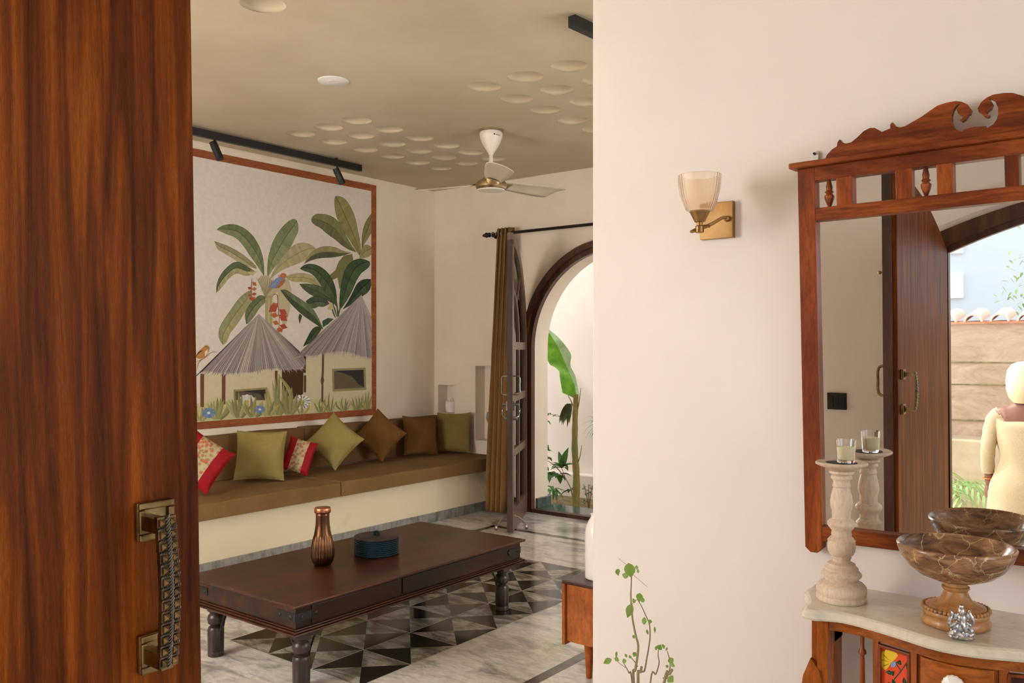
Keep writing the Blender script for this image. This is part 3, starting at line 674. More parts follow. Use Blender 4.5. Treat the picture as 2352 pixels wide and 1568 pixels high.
# roofs, walls, doors
WALLC = (214, 196, 150)
paint([A2(*p) for p in [(150, 860), (900, 830), (900, 1230), (150, 1250)]], WALLC)
paint([A2(*p) for p in [(1125, 700), (1760, 700), (1760, 1235), (1100, 1235)]], sh(WALLC, -3))
paint([A2(*p) for p in [(-60, 1200), (300, 1150), (1000, 1130), (1760, 1180), (1760, 1300), (-60, 1420)]], (206, 194, 130))
paint([A2(*p) for p in [(890, 850), (1095, 850), (1092, 1090), (1050, 1125), (985, 1150), (930, 1165), (893, 1050)]], (84, 48, 22))
for (x0_, x1_, ya, yb, c) in ((120, 155, 900, 1215, (128, 72, 34)), (322, 358, 850, 1190, (130, 72, 34)), (825, 851, 870, 1060, (116, 66, 34)), (1097, 1120, 690, 890, (92, 56, 34)), (1100, 1122, 915, 1075, (96, 58, 34))): paint([A2(x0_, ya), A2(x1_, ya), A2(x1_-2, yb), A2(x0_, yb)], c)
stroke(A2, [(1282, 690), (1280, 850), (1276, 960), (1274, 1170)], (22, 18), (104, 78, 62)); paint([A2(*p) for p in [(1275, 880), (1292, 960), (1272, 1040), (1258, 960)]], (104, 78, 62))
paint([A2(*p) for p in [(1365, 852), (1685, 842), (1690, 1052), (1372, 1070)]], (160, 138, 84)); paint([A2(*p) for p in [(1385, 878), (1665, 862), (1672, 1030), (1388, 1047)]], (108, 92, 62))
paint([A2(*p) for p in [(1385, 872), (1665, 862), (1672, 1030), (1620, 1000), (1560, 930), (1480, 895)]], (56, 50, 50))
paint([A2(*p) for p in [(432, 1050), (755, 1028), (758, 1150), (435, 1150)]], (160, 138, 84)); paint([A2(*p) for p in [(450, 1068), (735, 1048), (735, 1150), (452, 1150)]], (96, 84, 60)); paint([A2(*p) for p in [(520, 1062), (735, 1048), (735, 1150), (680, 1090)]], (54, 50, 52))
def thatch(apex, bot, n, cmin=0):
    B_ = c2(bot, 8); m_ = len(B_)-1
    def bp(t): f = t*m_; i = min(int(f), m_-1); u = f-i; return (B_[i][0]*(1-u)+B_[i+1][0]*u, B_[i][1]*(1-u)+B_[i+1][1]*u)
    st_ = []; nxt()
    for k in range(n):
        a, b = bp(k/n), bp((k+1)/n); mdl = bp((k+.5)/n); ex = random.uniform(10, 55)
        tone = sh(random.choice([(168, 152, 142), (152, 136, 130), (178, 164, 152), (140, 122, 116), (162, 146, 140), (150, 140, 128)]), 12)
        d = (mdl[0]-apex[0], mdl[1]-apex[1]); l = math.hypot(*d); tipp = (mdl[0]+d[0]/l*ex, mdl[1]+d[1]/l*ex)
        paint([A2(*apex), A2(*a), A2(*tipp), A2(*b)], tone)
        s0 = random.uniform(.1, .6)
        st_.append(([(apex[0]+(a[0]-apex[0])*s0, apex[1]+(a[1]-apex[1])*s0), a], sh(tone, -38)))
    nxt()
    for p_, c_ in st_: stroke(A2, p_, (1, 6), c_)
    done()
thatch((672, 332), [(75, 925), (150, 875), (300, 885), (450, 890), (600, 880), (760, 850), (900, 850), (1000, 850), (1085, 835), (1095, 760), (1050, 680)], 74)
thatch((1645, 152), [(1015, 745), (1100, 725), (1200, 725), (1300, 700), (1400, 690), (1500, 690), (1600, 715), (1700, 740), (1790, 730), (1900, 600), (1900, 380)], 70)
# sparrow on a twig
stroke(A2, [(70, 790), (150, 755), (220, 700), (290, 692)], 7, (190, 120, 60)); stroke(A2, [(140, 760), (100, 800), (90, 860)], 6, (190, 120, 60))
paint([A2(*p) for p in c2([(72, 740), (100, 690), (140, 655), (172, 628), (205, 650), (190, 700), (160, 745), (110, 758), (72, 740)])[:-1]], (196, 128, 54))
paint([A2(*p) for p in [(160, 690), (196, 660), (186, 705), (160, 740)]], (232, 206, 160)); stroke(A2, [(78, 730), (110, 695), (140, 680)], 12, (92, 56, 30)); stroke(A2, [(160, 640), (196, 652)], 8, (120, 60, 30)); stroke(A2, [(196, 655), (188, 690)], 6, (60, 40, 30))
# daisies and blue flowers
def flower(x, y, r, n, c, cc):
    nxt()
    for k in range(n):
        a = 2*PI*k/n; paint([A2(x, y), A2(x+r*math.cos(a-.3), y+r*.8*math.sin(a-.3)), A2(x+1.12*r*math.cos(a), y+.9*r*math.sin(a)), A2(x+r*math.cos(a+.3), y+r*.8*math.sin(a+.3))], c if k % 2 else sh(c, -12))
    done()
    paint([A2(x+r*.28*math.cos(2*PI*k/8), y+r*.22*math.sin(2*PI*k/8)) for k in range(8)], cc)
flower(1080, 1165, 78, 13, (232, 228, 216), (214, 178, 70)); flower(560, 1165, 80, 12, (226, 222, 206), (216, 170, 60))
def blade(x, y, tx, ty, wd, c, bend):
    mx_, my_ = (x+tx)/2+bend, (y+ty)/2
    q = c2([(x, y), (mx_, my_), (tx, ty)], 6); n = len(q); L_, R_ = [], []
    for i, p in enumerate(q):
        a = q[max(i-1, 0)]; b = q[min(i+1, n-1)]; dx_, dy_ = b[0]-a[0], b[1]-a[1]; l = math.hypot(dx_, dy_) or 1; w_ = wd*math.sin(PI*min(1, .18+.82*i/(n-1)))
        L_.append((p[0]-dy_/l*w_/2, p[1]+dx_/l*w_/2)); R_.append((p[0]+dy_/l*w_/2, p[1]-dx_/l*w_/2))
    nxt()
    for i in range(n-1):
        paint([A2(*L_[i]), A2(*L_[i+1]), A2(*q[i+1]), A2(*q[i])], c); paint([A2(*q[i]), A2(*q[i+1]), A2(*R_[i+1]), A2(*R_[i])], sh(c, 16))
    done()
GC = [(150, 142, 70), (132, 128, 70), (176, 156, 74), (164, 158, 96), (140, 136, 66)]
def ybot(x): return 1345-(x-88)*.069
for (bx_, n, hh) in ((110, 6, 150), (280, 9, 230), (480, 9, 260), (620, 6, 210), (850, 8, 420), (960, 6, 300), (760, 5, 180), (1080, 4, 150), (1260, 5, 150), (1340, 5, 180), (1480, 6, 150), (1600, 6, 160), (1700, 6, 200)):
    for k in range(n):
        t = (k+.5)/n*2-1; sp_ = (90 if bx_ < 1050 else 55)
        blade(bx_+t*30, ybot(bx_), bx_+t*sp_*1.6, ybot(bx_)-hh*(1-.45*abs(t))*random.uniform(.8, 1.05), 34 if bx_ < 1050 else 16, random.choice(GC), t*sp_*.15+random.uniform(-18, 18))
blade(970, 1260, 850, 900, 42, (150, 144, 76), 60)
for y_ in (0, 1):
    for (x, y, r) in ((195, 1270, 58), (680, 1238, 44)): flower(x, y, r, 9, (104, 142, 200), (226, 222, 220)) if y_ else None
obj('painting', bm, M['paint'], MU, smooth=False)

# ================================================================ SOFT FURNISHING ON THE BENCH
def slab(x0, x1, ya, yb, za, zb, seed=0, puff=.008):
    b = BM(); box(b, x0, x1, ya, yb, za, zb)
    bmesh.ops.subdivide_edges(b, edges=b.edges[:], cuts=10, use_grid_fill=True)
    for v in b.verts:
        n = noise.noise(Vector((v.co.x*5+seed, v.co.y*3, v.co.z*3)))
        if v.co.z > zb-.001: v.co.z += puff*n
        u = (v.co.y-ya)/(yb-ya); 
        if v.co.x > x1-.001: v.co.x += .006*n
    return b
o = obj('seat_mattress', slab(-5.36, -4.655, .35, 4.048, .353, .455, 1), M['seat'], origin=(-5, 2.2, .353), bevel=.012)
tag(o, 'brown bench mattress in the foreground, left of the seam, under the floral cushions', 'seat cushion')
o = obj('seat_mattress', slab(-5.36, -4.655, 4.054, YB-.01, .353, .457, 2), M['seat'], origin=(-5, 5, .353), bevel=.012)
tag(o, 'brown bench mattress at the curtain end, right of the seam', 'seat cushion')
o = obj('back_cushion', slab(XL+.004, -5.37, .35, 4.3, .455, .78, 3), M['backf'], origin=(-5.45, 2.3, .455), bevel=.02)
tag(o, 'long brown backrest cushion under the mural, left part behind the floral cushions', 'back cushion')
o = obj('back_cushion', slab(XL+.004, -5.37, 4.305, YB-.005, .457, .78, 4), M['backf'], origin=(-5.45, 5.1, .457), bevel=.02)
tag(o, 'long brown backrest cushion under the mural, right part reaching the corner', 'back cushion')
def pillow_bm(W, Hh, T, seed, panel=None, n=22):
    b = BM(); g = {}
    for s in (-1, 1):
        for i in range(n+1):
            for j in range(n+1):
                u, v = i/n*2-1, j/n*2-1
                if (abs(u) == 1 or abs(v) == 1) and s == 1: g[(s, i, j)] = g[(-1, i, j)]; continue
                x = u*W/2*(1-.075*(1-v*v)); z = v*Hh/2*(1-.075*(1-u*u))
                t = T/2*(max(0, (1-u**2)*(1-v**2)))**.42
                wr = noise.noise(Vector((u*2.2+seed, v*2.2, seed)))*.010+noise.noise(Vector((u*6+seed, v*6, s)))*.0035
                t = max(0, t+wr*(1-max(abs(u), abs(v))**4))
                g[(s, i, j)] = b.verts.new((x, s*t, z))
    for s in (-1, 1):
        for i in range(n):
            for j in range(n):
                q = [g[(s, i, j)], g[(s, i+1, j)], g[(s, i+1, j+1)], g[(s, i, j+1)]]
                if len(set(q)) == 4:
                    f = b.faces.new(q if s < 0 else q[::-1])
                    if panel and abs((i+.5)/n*2-1) < panel: f.material_index = 1
    return b
def pillow(px, py, X, yaw, roll, W, Hh, T, mats, label, seed, zmin=.468, lean=12, dX=0):
    c = at(px, py, X=X)
    o = obj('cushion', pillow_bm(W, Hh, T, seed, .42 if len(mats) > 1 else None), mats, local=True)
    o.matrix_world = Matrix.Identity(4)
    R_ = Matrix.Rotation(math.radians(yaw), 4, 'Z') @ Matrix.Rotation(math.radians(-lean), 4, 'X') @ Matrix.Rotation(math.radians(roll), 4, 'Y')
    zs = min((R_ @ v.co).z for v in o.data.vertices)
    if zmin is not None: c.z = max(zmin - zs, .2)-.004
    o.location = c; o.rotation_euler = R_.to_euler()
    tag(o, label, 'cushion'); return o
m, N, L, b = newmat('floral_brocade'); mp = tex(N, L); vo = N.new('ShaderNodeTexVoronoi'); vo.inputs['Scale'].default_value = 42; L.new(mp.outputs[0], vo.inputs['Vector'])
r = ramp(N, [(.0, (196, 60, 48)), (.32, (206, 104, 78)), (.40, (120, 118, 86)), (.5, (176, 158, 116)), (1.0, (186, 168, 128))]); r.color_ramp.elements[4].position = .9
L.new(vo.outputs['Distance'], r.inputs[0]); L.new(r.outputs[0], b.inputs['Base Color']); b.inputs['Roughness'].default_value = .7; M['floral'] = m
RF = [M['red'], M['floral']]
pillow(458, 1058, -4.98, 66, 38, .33, .33, .11, RF, 'large red and cream floral cushion beside the dark wooden door edge', 1.3, lean=24)
pillow(598, 1042, -5.14, 42, 1, .355, .355, .12, [M['olive']], 'olive green cushion standing square between the two floral cushions', 2.1, lean=14)
pillow(687, 1046, -5.10, 50, 18, .21, .26, .09, RF, 'small red and cream floral cushion between the olive cushions', 3.7, lean=22)
pillow(768, 1012, -5.13, 44, -48, .325, .325, .12, [M['olive']], 'olive green cushion standing on its corner below the huts', 4.4, lean=16)
pillow(873, 1000, -5.19, 58, -47, .32, .32, .11, [M['brownf']], 'brown cushion standing on its corner against the backrest', 5.2, lean=14)
pillow(966, 997, -5.20, 70, 3, .335, .345, .11, [M['brownf']], 'brown cushion standing square beside the corner olive cushion', 6.6, lean=12)
pillow(1041, 993, -5.12, 16, -2, .34, .36, .12, [M['olive2']], 'olive green cushion in the corner of the bench nearest the curtain', 7.9, lean=10)

# ================================================================ CURTAIN AND ROD
cr = thing('curtain_rod', 'thin black curtain rod with turned finial above the garden doorway', 'curtain rod', (-4.8, YB, 2.39))
YR = YB-.11
bm = BM(); tube(bm, [(-4.72, YR, 2.39), (-2.3, YR, 2.39)], .0125, 10); obj('rod', bm, M['iron'], cr)
bm = BM(); Rt = Matrix.Rotation(-PI/2, 4, 'Y')
lathe(bm, [(.001, -.005), (.018, 0), (.021, .012), (.012, .02), (.02, .032), (.023, .045), (.012, .055), (.015, .065), (.010, .08), (.004, .085)], (-4.715, YR, 2.39), 16, mat=Rt); obj('finial', bm, M['iron'], cr)
for x in (-4.74, -2.4):
    bm = BM(); tube(bm, [(x, YB, 2.39), (x, YR, 2.39)], .007, 8); lathe(bm, [(.022, -.006), (.022, 0)], (x, YB, 2.39), 14, mat=Matrix.Rotation(PI/2, 4, 'X'))
    obj('bracket', bm, M['iron'], cr)
cu = thing('curtain', 'brown woven curtain gathered at the left end of the rod', 'curtain', (-4.65, YR, .02))
bm = BM(); n, mz = 72, 26; rows = []
for j in range(mz+1):
    t = j/mz; z = 2.435-(2.435-.03)*t; row = []
    yc_ = YR-.16*min(1, t*1.6)**1.3; xa_, xb_ = at(1139-26*min(1, t*1.15), 800, Y=yc_).x, at(1183-14*t, 800, Y=yc_).x
    wd = xb_-xa_-.03; cx_ = (xa_+xb_)/2
    for i in range(n+1):
        u = i/n; ph_ = u*2*PI*4.5
        amp = .028+.018*t; y = yc_+amp*math.sin(ph_)+.008*noise.noise(Vector((u*3, t*3, 0)))
        x = cx_+(u-.5)*wd+.008*math.sin(ph_*2+t*2)
        row.append(bm.verts.new((x, y, z)))
    rows.append(row)
for a, b in zip(rows, rows[1:]):
    for i in range(n): bm.faces.new((a[i], a[i+1], b[i+1], b[i]))
cl = obj('cloth', bm, M['curtain'], cu, ang=80)
md = cl.modifiers.new('thick', 'SOLIDIFY'); md.thickness = .003
for k in range(4):
    bm = BM(); bmesh.ops.create_uvsphere(bm, u_segments=4, v_segments=3, radius=.001); bm.clear()
    x = -4.685+k*.05; pts = [(x+.002*math.sin(a), YR+.021*math.cos(a), 2.39+.021*math.sin(a)) for a in [2*PI*q/20 for q in range(21)]]
    tube(bm, pts, .0035, 6, cap=False); obj('eyelet', bm, M['steel'], cu)

# ================================================================ NICHE OBJECTS
b = thing('lidded_jar', 'small white lidded jar in the square wall niche above the bench', 'jar', (-5.315, YB+.05, .80))
bm = BM(); lathe(bm, [(.03, .0), (.048, .01), (.055, .05), (.055, .085), (.05, .09)], (-5.315, YB+.055, .80), 28); obj('body', bm, M['plaster_hall'], b)
bm = BM(); lathe(bm, [(.057, .09), (.058, .105), (.045, .113), (.012, .116)], (-5.315, YB+.055, .80), 28); tube(bm, crv([(-5.33, YB+.055, .913), (-5.325, YB+.055, .935), (-5.305, YB+.055, .935), (-5.3, YB+.055, .913)]), .005, 8); obj('lid', bm, M['plaster_hall'], b)
b = thing('figurine', 'small grey stone figurine standing in the tall wall niche beside the curtain', 'figurine', (-4.80, YB+.06, .576))
bm = BM(); lathe(bm, [(.04, 0), (.045, .02), (.03, .05), (.035, .10), (.045, .16), (.03, .21), (.018, .225)], (-4.80, YB+.06, .576), 16, mod=lambda a, z: 1+.12*math.sin(3*a+z*40)); obj('body', bm, M['skirt'], b)
bm = BM(); ball(bm, (-4.80, YB+.06, .576+.25), .03, (1, 1, 1.2), 14); tube(bm, crv([(-4.84, YB+.05, .72), (-4.865, YB+.03, .77), (-4.86, YB+.03, .83)]), (.012, .006), 8); obj('head', bm, M['skirt'], b)

# ================================================================ COFFEE TABLE
TX0, TX1, TY0, TY1, TZ = -3.545, -2.765, 2.165, 3.70, .372
tb = thing('coffee_table', 'low dark wooden coffee table with turned legs and iron brackets', 'table', ((TX0+TX1)/2, (TY0+TY1)/2, 0))
bm = BM(); ox = .012
prism(bm, [(TX0, TY0, TZ-.012), (TX1, TY0, TZ-.012), (TX1, TY1, TZ-.012), (TX0, TY1, TZ-.012)], (0, 0, .012))
obj('table_top', bm, M['tabletop'], tb, smooth=False, bevel=.004)
ins = .022
bm = BM(); box(bm, TX0+ins, TX1-ins, TY0+ins, TY1-ins, TZ-.100, TZ-.012); obj('apron', bm, M['tableside'], tb, smooth=False, bevel=.002)
bm = BM()
for (d, za, zb) in ((.004, TZ-.114, TZ-.106), (-.006, TZ-.122, TZ-.114), (.014, TZ-.106, TZ-.100)): box(bm, TX0+d, TX1-d, TY0+d, TY1-d, za, zb)
obj('lower_moulding', bm, M['tabletop'], tb, smooth=False, bevel=.003)
# drawers on the long side
for (ya, yb) in ((TY0+.62, TY0+1.33), (TY0+.10, TY0+.58)):
    bm = BM(); box(bm, TX1-ins-.002, TX1-ins+.005, ya, yb, TZ-.092, TZ-.02); dw = obj('drawer', bm, M['tableside'], tb, smooth=False, bevel=.002)
# iron corner straps
for (x, sx) in ((TX1, 1), (TX0, -1)):
    for (y, sy) in ((TY0, -1), (TY1, 1)):
        bm = BM(); xf = x-sx*ins; yf = y-sy*ins
        box(bm, min(xf, xf-sx*.12), max(xf, xf-sx*.12), min(yf, yf+sy*.003), max(yf, yf+sy*.003), TZ-.072, TZ-.038)
        box(bm, min(xf, xf+sx*.003), max(xf, xf+sx*.003), min(yf, yf-sy*.10), max(yf, yf-sy*.10), TZ-.072, TZ-.038)
        for k in (.03, .10): ball(bm, (xf-sx*k, yf+sy*.003, TZ-.055), .010, (1, .5, 1), 10); ball(bm, (xf+sx*.003, yf-sy*k, TZ-.055), .010, (.5, 1, 1), 10)
        obj('corner_strap', bm, M['iron'], tb)
LP = [(.033, 0), (.036, .004), (.036, .02), (.0345, .024), (.036, .028), (.037, .12), (.032, .132), (.022, .137), (.024, .142), (.034, .150), (.038, .168), (.034, .186), (.026, .194), (.027, .2), (.038, .208), (.038, .222)]
LEG = [(-3.46, 2.265), (-2.85, 2.265), (-2.85, 3.60), (-3.46, 3.60)]
for (x, y) in LEG:
    bm = BM(); lathe(bm, LP, (x, y, 0), 28); box(bm, x-.045, x+.045, y-.045, y+.045, .220, .252); lg = obj('leg', bm, M['tableleg'], tb)
    for (dxx, dyy) in ((1 if x < -3.1 else -1, 0), (0, 1 if y < 3 else -1)):
        bm = BM()
        for k, e_ in ((0, .11), (1, .15)):
            s0 = .034; a = [(x+dxx*s0, y+dyy*s0, .075+.02*k), (x+dxx*(s0+.012), y+dyy*(s0+.012), .15), (x+dxx*(s0+.045), y+dyy*(s0+.045), .21), (x+dxx*e_, y+dyy*e_, .25)]
            tube(bm, crv(a, 6), .004, 6)
        obj('iron_bracket', bm, M['iron'], tb)
# bottle
bc = at(741, 1297, z=TZ); bt = thing('copper_bottle', 'ribbed antique copper bottle with lid on the coffee table', 'bottle', tuple(bc))
ks = 1.0
prof = [(.034, 0), (.039, .003), (.048, .02), (.0545, .045), (.0545, .075), (.050, .105), (.043, .135), (.037, .165), (.0335, .19), (.032, .22), (.032, .245), (.030, .248)]
def fl(a, z): return 1+(.022*math.cos(28*a) if .012 < z < .142 else 0)
P2 = []
for (a, b) in zip(prof, prof[1:]):
    for q in range(3): P2.append((a[0]+(b[0]-a[0])*q/3, a[1]+(b[1]-a[1])*q/3))
P2.append(prof[-1])
bm = BM(); lathe(bm, P2, tuple(bc), 168, mod=fl); obj('body', bm, M['copper'], bt, ang=60)
bm = BM(); lathe(bm, [(.028, .247), (.0365, .249), (.038, .252), (.038, .270), (.036, .274), (.02, .277)], tuple(bc), 96, mod=lambda a, z: 1+(.03*math.cos(32*a) if .25 < z < .267 else 0)); obj('lid', bm, M['copperl'], bt, ang=60)
# rope coaster box
rc_ = at(865, 1270, z=TZ); rb = thing('rope_coaster_set', 'round box of coils of teal rope with a dark disc lid on the coffee table', 'coaster box', tuple(rc_))
bm = BM()
for k in range(8):
    z = .006+k*.0095; pts = [(rc_.x+.106*math.cos(a)*(1+.004*math.sin(k*2.1)), rc_.y+.106*math.sin(a), TZ+z) for a in [2*PI*q/60 for q in range(61)]]
    tube(bm, pts, [.0055+.0009*math.sin(q*2.4) for q in range(61)], 7, cap=False)
lathe(bm, [(.100, .001), (.102, .077)], tuple(rc_), 48); obj('rope_coil', bm, M['rope'], rb)
bm = BM(); lathe(bm, [(.110, .080), (.112, .082), (.112, .087), (.109, .089)], tuple(rc_), 56); obj('lid', bm, M['darkdisc'], rb)
bm = BM(); tube(bm, crv([(rc_.x-.012, rc_.y, TZ+.089), (rc_.x-.010, rc_.y, TZ+.105), (rc_.x+.010, rc_.y, TZ+.107), (rc_.x+.014, rc_.y, TZ+.089)]), .007, 8); obj('knob', bm, M['rope'], rb)

# ================================================================ SIDEBOARD, VASE, FLOWER
sx0, sy0 = -2.066, 3.02
sb = thing('sideboard', 'mid brown wooden sideboard on tapered legs half hidden behind the partition', 'sideboard', (-1.5, 3.22, 0))
bm = BM(); x1_ = -.9
box(bm, sx0, x1_, sy0, sy0+.42, .398, .414); obj('top', bm, M['tabletop'], sb, smooth=False, bevel=.003)
for xx in (sx0, x1_-.016):
    bm = BM(); box(bm, xx, xx+.016, sy0, sy0+.42, .138, .398); obj('side_panel', bm, M['side'], sb, smooth=False, bevel=.003)
bm = BM(); box(bm, sx0+.016, x1_-.016, sy0+.012, sy0+.41, .152, .398); obj('back_panel', bm, M['side'], sb, smooth=False, bevel=.002)
for (x, y) in ((sx0+.10, sy0+.06), (x1_-.1, sy0+.06), (sx0+.10, sy0+.36), (x1_-.1, sy0+.36)):
    bm = BM(); lathe(bm, [(.010, 0), (.012, .002), (.022, .152)], (0, 0, 0), 20)
    for v in bm.verts: v.co.x += x-.02*(1-v.co.z/.152)*(1 if x < -1.5 else -1)*0+0; v.co.y += y
    obj('leg', bm, M['side'], sb)
vc = Vector((-1.955, sy0+.115, .414))
vz = thing('white_vase', 'tall white ceramic bottle vase standing on the sideboard', 'vase', tuple(vc))
bm = BM(); lathe(bm, [(.05, 0), (.056, .004), (.057, .02), (.057, .19), (.054, .215), (.043, .245), (.032, .262), (.031, .272), (.034, .276), (.028, .276), (.026, .262), (.03, .24), (.03, .1)], tuple(vc), 48, cap=False)
ob = obj('body', bm, M['whitep'], vz)
fs = thing('flower_stem', 'pink flower spray standing in the white vase', 'flower', (vc.x, vc.y, .5))
bm = BM(); st = crv([(vc.x, vc.y, .52), (vc.x-.002, vc.y, .7), (vc.x+.004, vc.y, .84), (vc.x+.012, vc.y, .93)]); tube(bm, st, .0018, 6); obj('stem', bm, M['pink'], fs)
for k in range(8):
    z = .73+k*.028; s = -1 if k % 2 == 0 else 1; bm = BM()
    p = Vector((vc.x, vc.y, z)); q = [p, p+Vector((s*.012, .006, .012)), p+Vector((s*.026, 0, .018)), p+Vector((s*.016, -.008, -.004))]
    t_ = bm.verts.new(p+Vector((s*.014, .002, .004))); vs = [bm.verts.new(v) for v in q]
    b2 = bm.verts.new(p+Vector((s*.013, -.004, .006)))
    for j in range(4): bm.faces.new((vs[j], vs[(j+1) % 4], t_)); bm.faces.new((vs[(j+1) % 4], vs[j], b2))
    obj('petal', bm, M['pink'], fs, smooth=False)

# ================================================================ CEILING FIXTURES
def track(name, label, p, q, spots, w_=.034, h_=.042, zt=ZC-.012):
    p, q = Vector((*p, 0)), Vector((*q, 0)); d = (q-p); Ln = d.length; d.normalize(); nr = Vector((-d.y, d.x, 0))*w_/2
    t = thing(name, label, 'track light', (p.x, p.y, zt))
    bm = BM(); c = [p-nr, q-nr, q+nr, p+nr]; prism(bm, [Vector((v.x, v.y, zt-h_)) for v in c], (0, 0, h_)); obj('track', bm, M['black'], t, smooth=False, bevel=.0015)
    for u in (.25, Ln-.25):
        bm = BM(); s = p+d*u; tube(bm, [(s.x, s.y, zt), (s.x, s.y, ZC+.001)], .012, 10); obj('mounting', bm, M['black'], t)
    for (u, dirv) in spots:
        s = p+d*u; dv = Vector(dirv).normalized(); top = Vector((s.x, s.y, zt-h_)); j = top+Vector((0, 0, -.04))
        bm = BM(); tube(bm, [top, j], .005, 8); hh = obj('stem', bm, M['black'], t)
        bm = BM(); tube(bm, [j-dv*.025, j+dv*.012, j+dv*.1, j+dv*.104], [.024, .026, .026, .023], 20); obj('spot_head', bm, M['black'], t)
CPx = at(772, 371, z=ZC)
track('track_light', 'long black track light with two spot heads on the ceiling before the mural', (-5.12, 2.5), (-5.12, 4.655), [(.84, (.35, .25, -1)), (1.91, (.1, .55, -1))], .034, .05)
track('track_light', 'short piece of black track light beside the partition edge at the top', (-2.085, 3.125), (-1.965, 5.0), [], .04, .05)
bm = BM(); lathe(bm, [(.082, ZC-.006), (.085, ZC-.004), (.085, ZC)], (-3.652, 3.12, 0), 48); cv = obj('ceiling_cover', bm, M['whitepl'], origin=(-3.652, 3.12, ZC))
tag(cv, 'flat white round cover plate on the ceiling left of the fan', 'cover plate')
bm = BM(); lathe(bm, [(.006, ZC-.0075), (.006, ZC)], (-3.70, 3.10, 0), 10); lathe(bm, [(.03, ZC-.008), (.03, ZC)], (-3.652, 3.12, 0), 24); c_ = obj('centre_boss', bm, M['whitepl'], cv)
bm = BM(); lathe(bm, [(.07, ZC-.014), (.075, ZC-.01), (.075, ZC)], (CPx.x, CPx.y, 0), 36); cv = obj('ceiling_cover', bm, M['whitepl'], origin=(CPx.x, CPx.y, ZC))
tag(cv, 'small white ceiling rose behind the end of the long black track', 'cover plate')
# fan
FC = Vector((-3.639, 4.478, ZC)); FM = at(1130, 422, z=2.56)
dz = 2.58
d0 = at(1130, 424, Y=FC.y); FH = d0.z; FC.x = at(1128, 299, Y=FC.y).x
fn = thing('ceiling_fan', 'cream three-bladed ceiling fan hanging from the dimpled ceiling', 'ceiling fan', tuple(FC))
bm = BM(); lathe(bm, [(.082, 0), (.085, -.004), (.085, -.012)], (FC.x, FC.y, ZC+.002), 40); 
bz = ZC-.012
obj('ceiling_plate', bm, M['gold'], fn)
bm = BM(); lathe(bm, [(.072, 0), (.078, -.012), (.076, -.035), (.062, -.075), (.036, -.12), (.019, -.145), (.0165, -.155)], (FC.x, FC.y, bz), 44); cp = obj('canopy', bm, M['fan'], fn)
# small maker's mark on the canopy: a dot and a short dash
bm = BM(); cd = Vector((-FC.x, -FC.y, 0)).normalized(); sd = Vector((-cd.y, cd.x, 0))
def canp(s, z): v = (cd*math.sqrt(.0775**2-s*s)+sd*s); return Vector((FC.x+v.x, FC.y+v.y, bz+z))
def blob(s, z, r): bm.faces.new([bm.verts.new(canp(s+r*math.cos(t), z+r*math.sin(t)*.9)+cd*.003) for t in [2*PI*k/14 for k in range(14)]])
blob(.022, -.032, .0055)
for k in range(7): blob(.0315+k*.0042, -.034-k*.0003, .0019+.0008*(k % 2))
obj('maker_mark', bm, M['black'], cp)
bm = BM(); lathe(bm, [(.0125, FH+.02), (.0125, bz-.15)], (FC.x, FC.y, 0), 20); obj('downrod', bm, M['fan'], fn)
bm = BM(); lathe(bm, [(.06, -.034), (.095, -.030), (.105, -.018), (.106, .004), (.098, .018), (.06, .04), (.03, .065), (.018, .09)], (FC.x, FC.y, FH), 48); obj('motor_housing', bm, M['gold'], fn)
bm = BM(); lathe(bm, [(.02, -.046), (.06, -.045), (.088, -.040), (.093, -.033), (.08, -.030)], (FC.x, FC.y, FH), 48); obj('bottom_cover', bm, M['fan'], fn)
def blade_fan(ang):
    Mx = Matrix.Translation((FC.x, FC.y, FH+.006)) @ Matrix.Rotation(ang, 4, 'Z') @ Matrix.Rotation(math.radians(-14), 4, 'X')
    bm = BM(); rows = []
    for k in range(17):
        t = k/16; r_ = .12+.48*t; c = .055+.036*math.sin(min(1, t*1.2)*PI/2); 
        if t > .9: c *= 1-.15*((t-.9)/.1)**2
        row = []
        for j in range(7):
            u = j/6*2-1; z = .010*(1-u*u)
            xx = r_-.06*(u+1)/2*max(0, (t-.6)/.4)
            row.append(bm.verts.new(Mx @ Vector((xx, u*c, z))))
        rows.append(row)
    for a, b in zip(rows, rows[1:]):
        for j in range(6): bm.faces.new((a[j], a[j+1], b[j+1], b[j]))
    bl = obj('blade', bm, M['fanblade'], fn); md = bl.modifiers.new('thick', 'SOLIDIFY'); md.thickness = .003
    bm = BM(); box(bm, .085, .155, -.045, .045, -.006, .001, mat=Mx); a_ = obj('blade_iron', bm, M['gold'], bl, smooth=False, bevel=.003)
# blade toward +X-ish right, left and toward the camera
tocam = math.atan2(-FC.y, -FC.x)
for a in (tocam+math.radians(6), tocam+math.radians(126), tocam+math.radians(246)): blade_fan(a)

# ================================================================ SCONCE
sc_ = thing('wall_sconce', 'bronze wall lamp with a ribbed amber glass shade on the cream partition', 'wall lamp', (-.968, YM, 1.742))
bm = BM(); box(bm, -1.014, -.920, YM-.018, YM, 1.693, 1.790); obj('backplate', bm, M['sconce'], sc_, smooth=False, bevel=.0015)
SH = at(1607, 470, Y=YM-.14); sx_, sy_ = SH.x, YM-.14
zb_ = at(1605, 488, Y=sy_).z; zt_ = at(1605, 403, Y=sy_).z; hS = zt_-zb_
bm = BM(); PR = [(.024, 0), (.034, .06), (.042, .25), (.049, .5), (.053, .75), (.0545, 1.0)]
full = []
for (a, b) in zip(PR, PR[1:]):
    for q in range(8): full.append((a[0]+(b[0]-a[0])*q/8, (a[1]+(b[1]-a[1])*q/8)*hS))
full.append((PR[-1][0], hS))
full = [(r+(.0007 if k % 2 else 0), z) for k, (r, z) in enumerate(full)]
inner = [(r-.0035, z) for r, z in full][::-1]
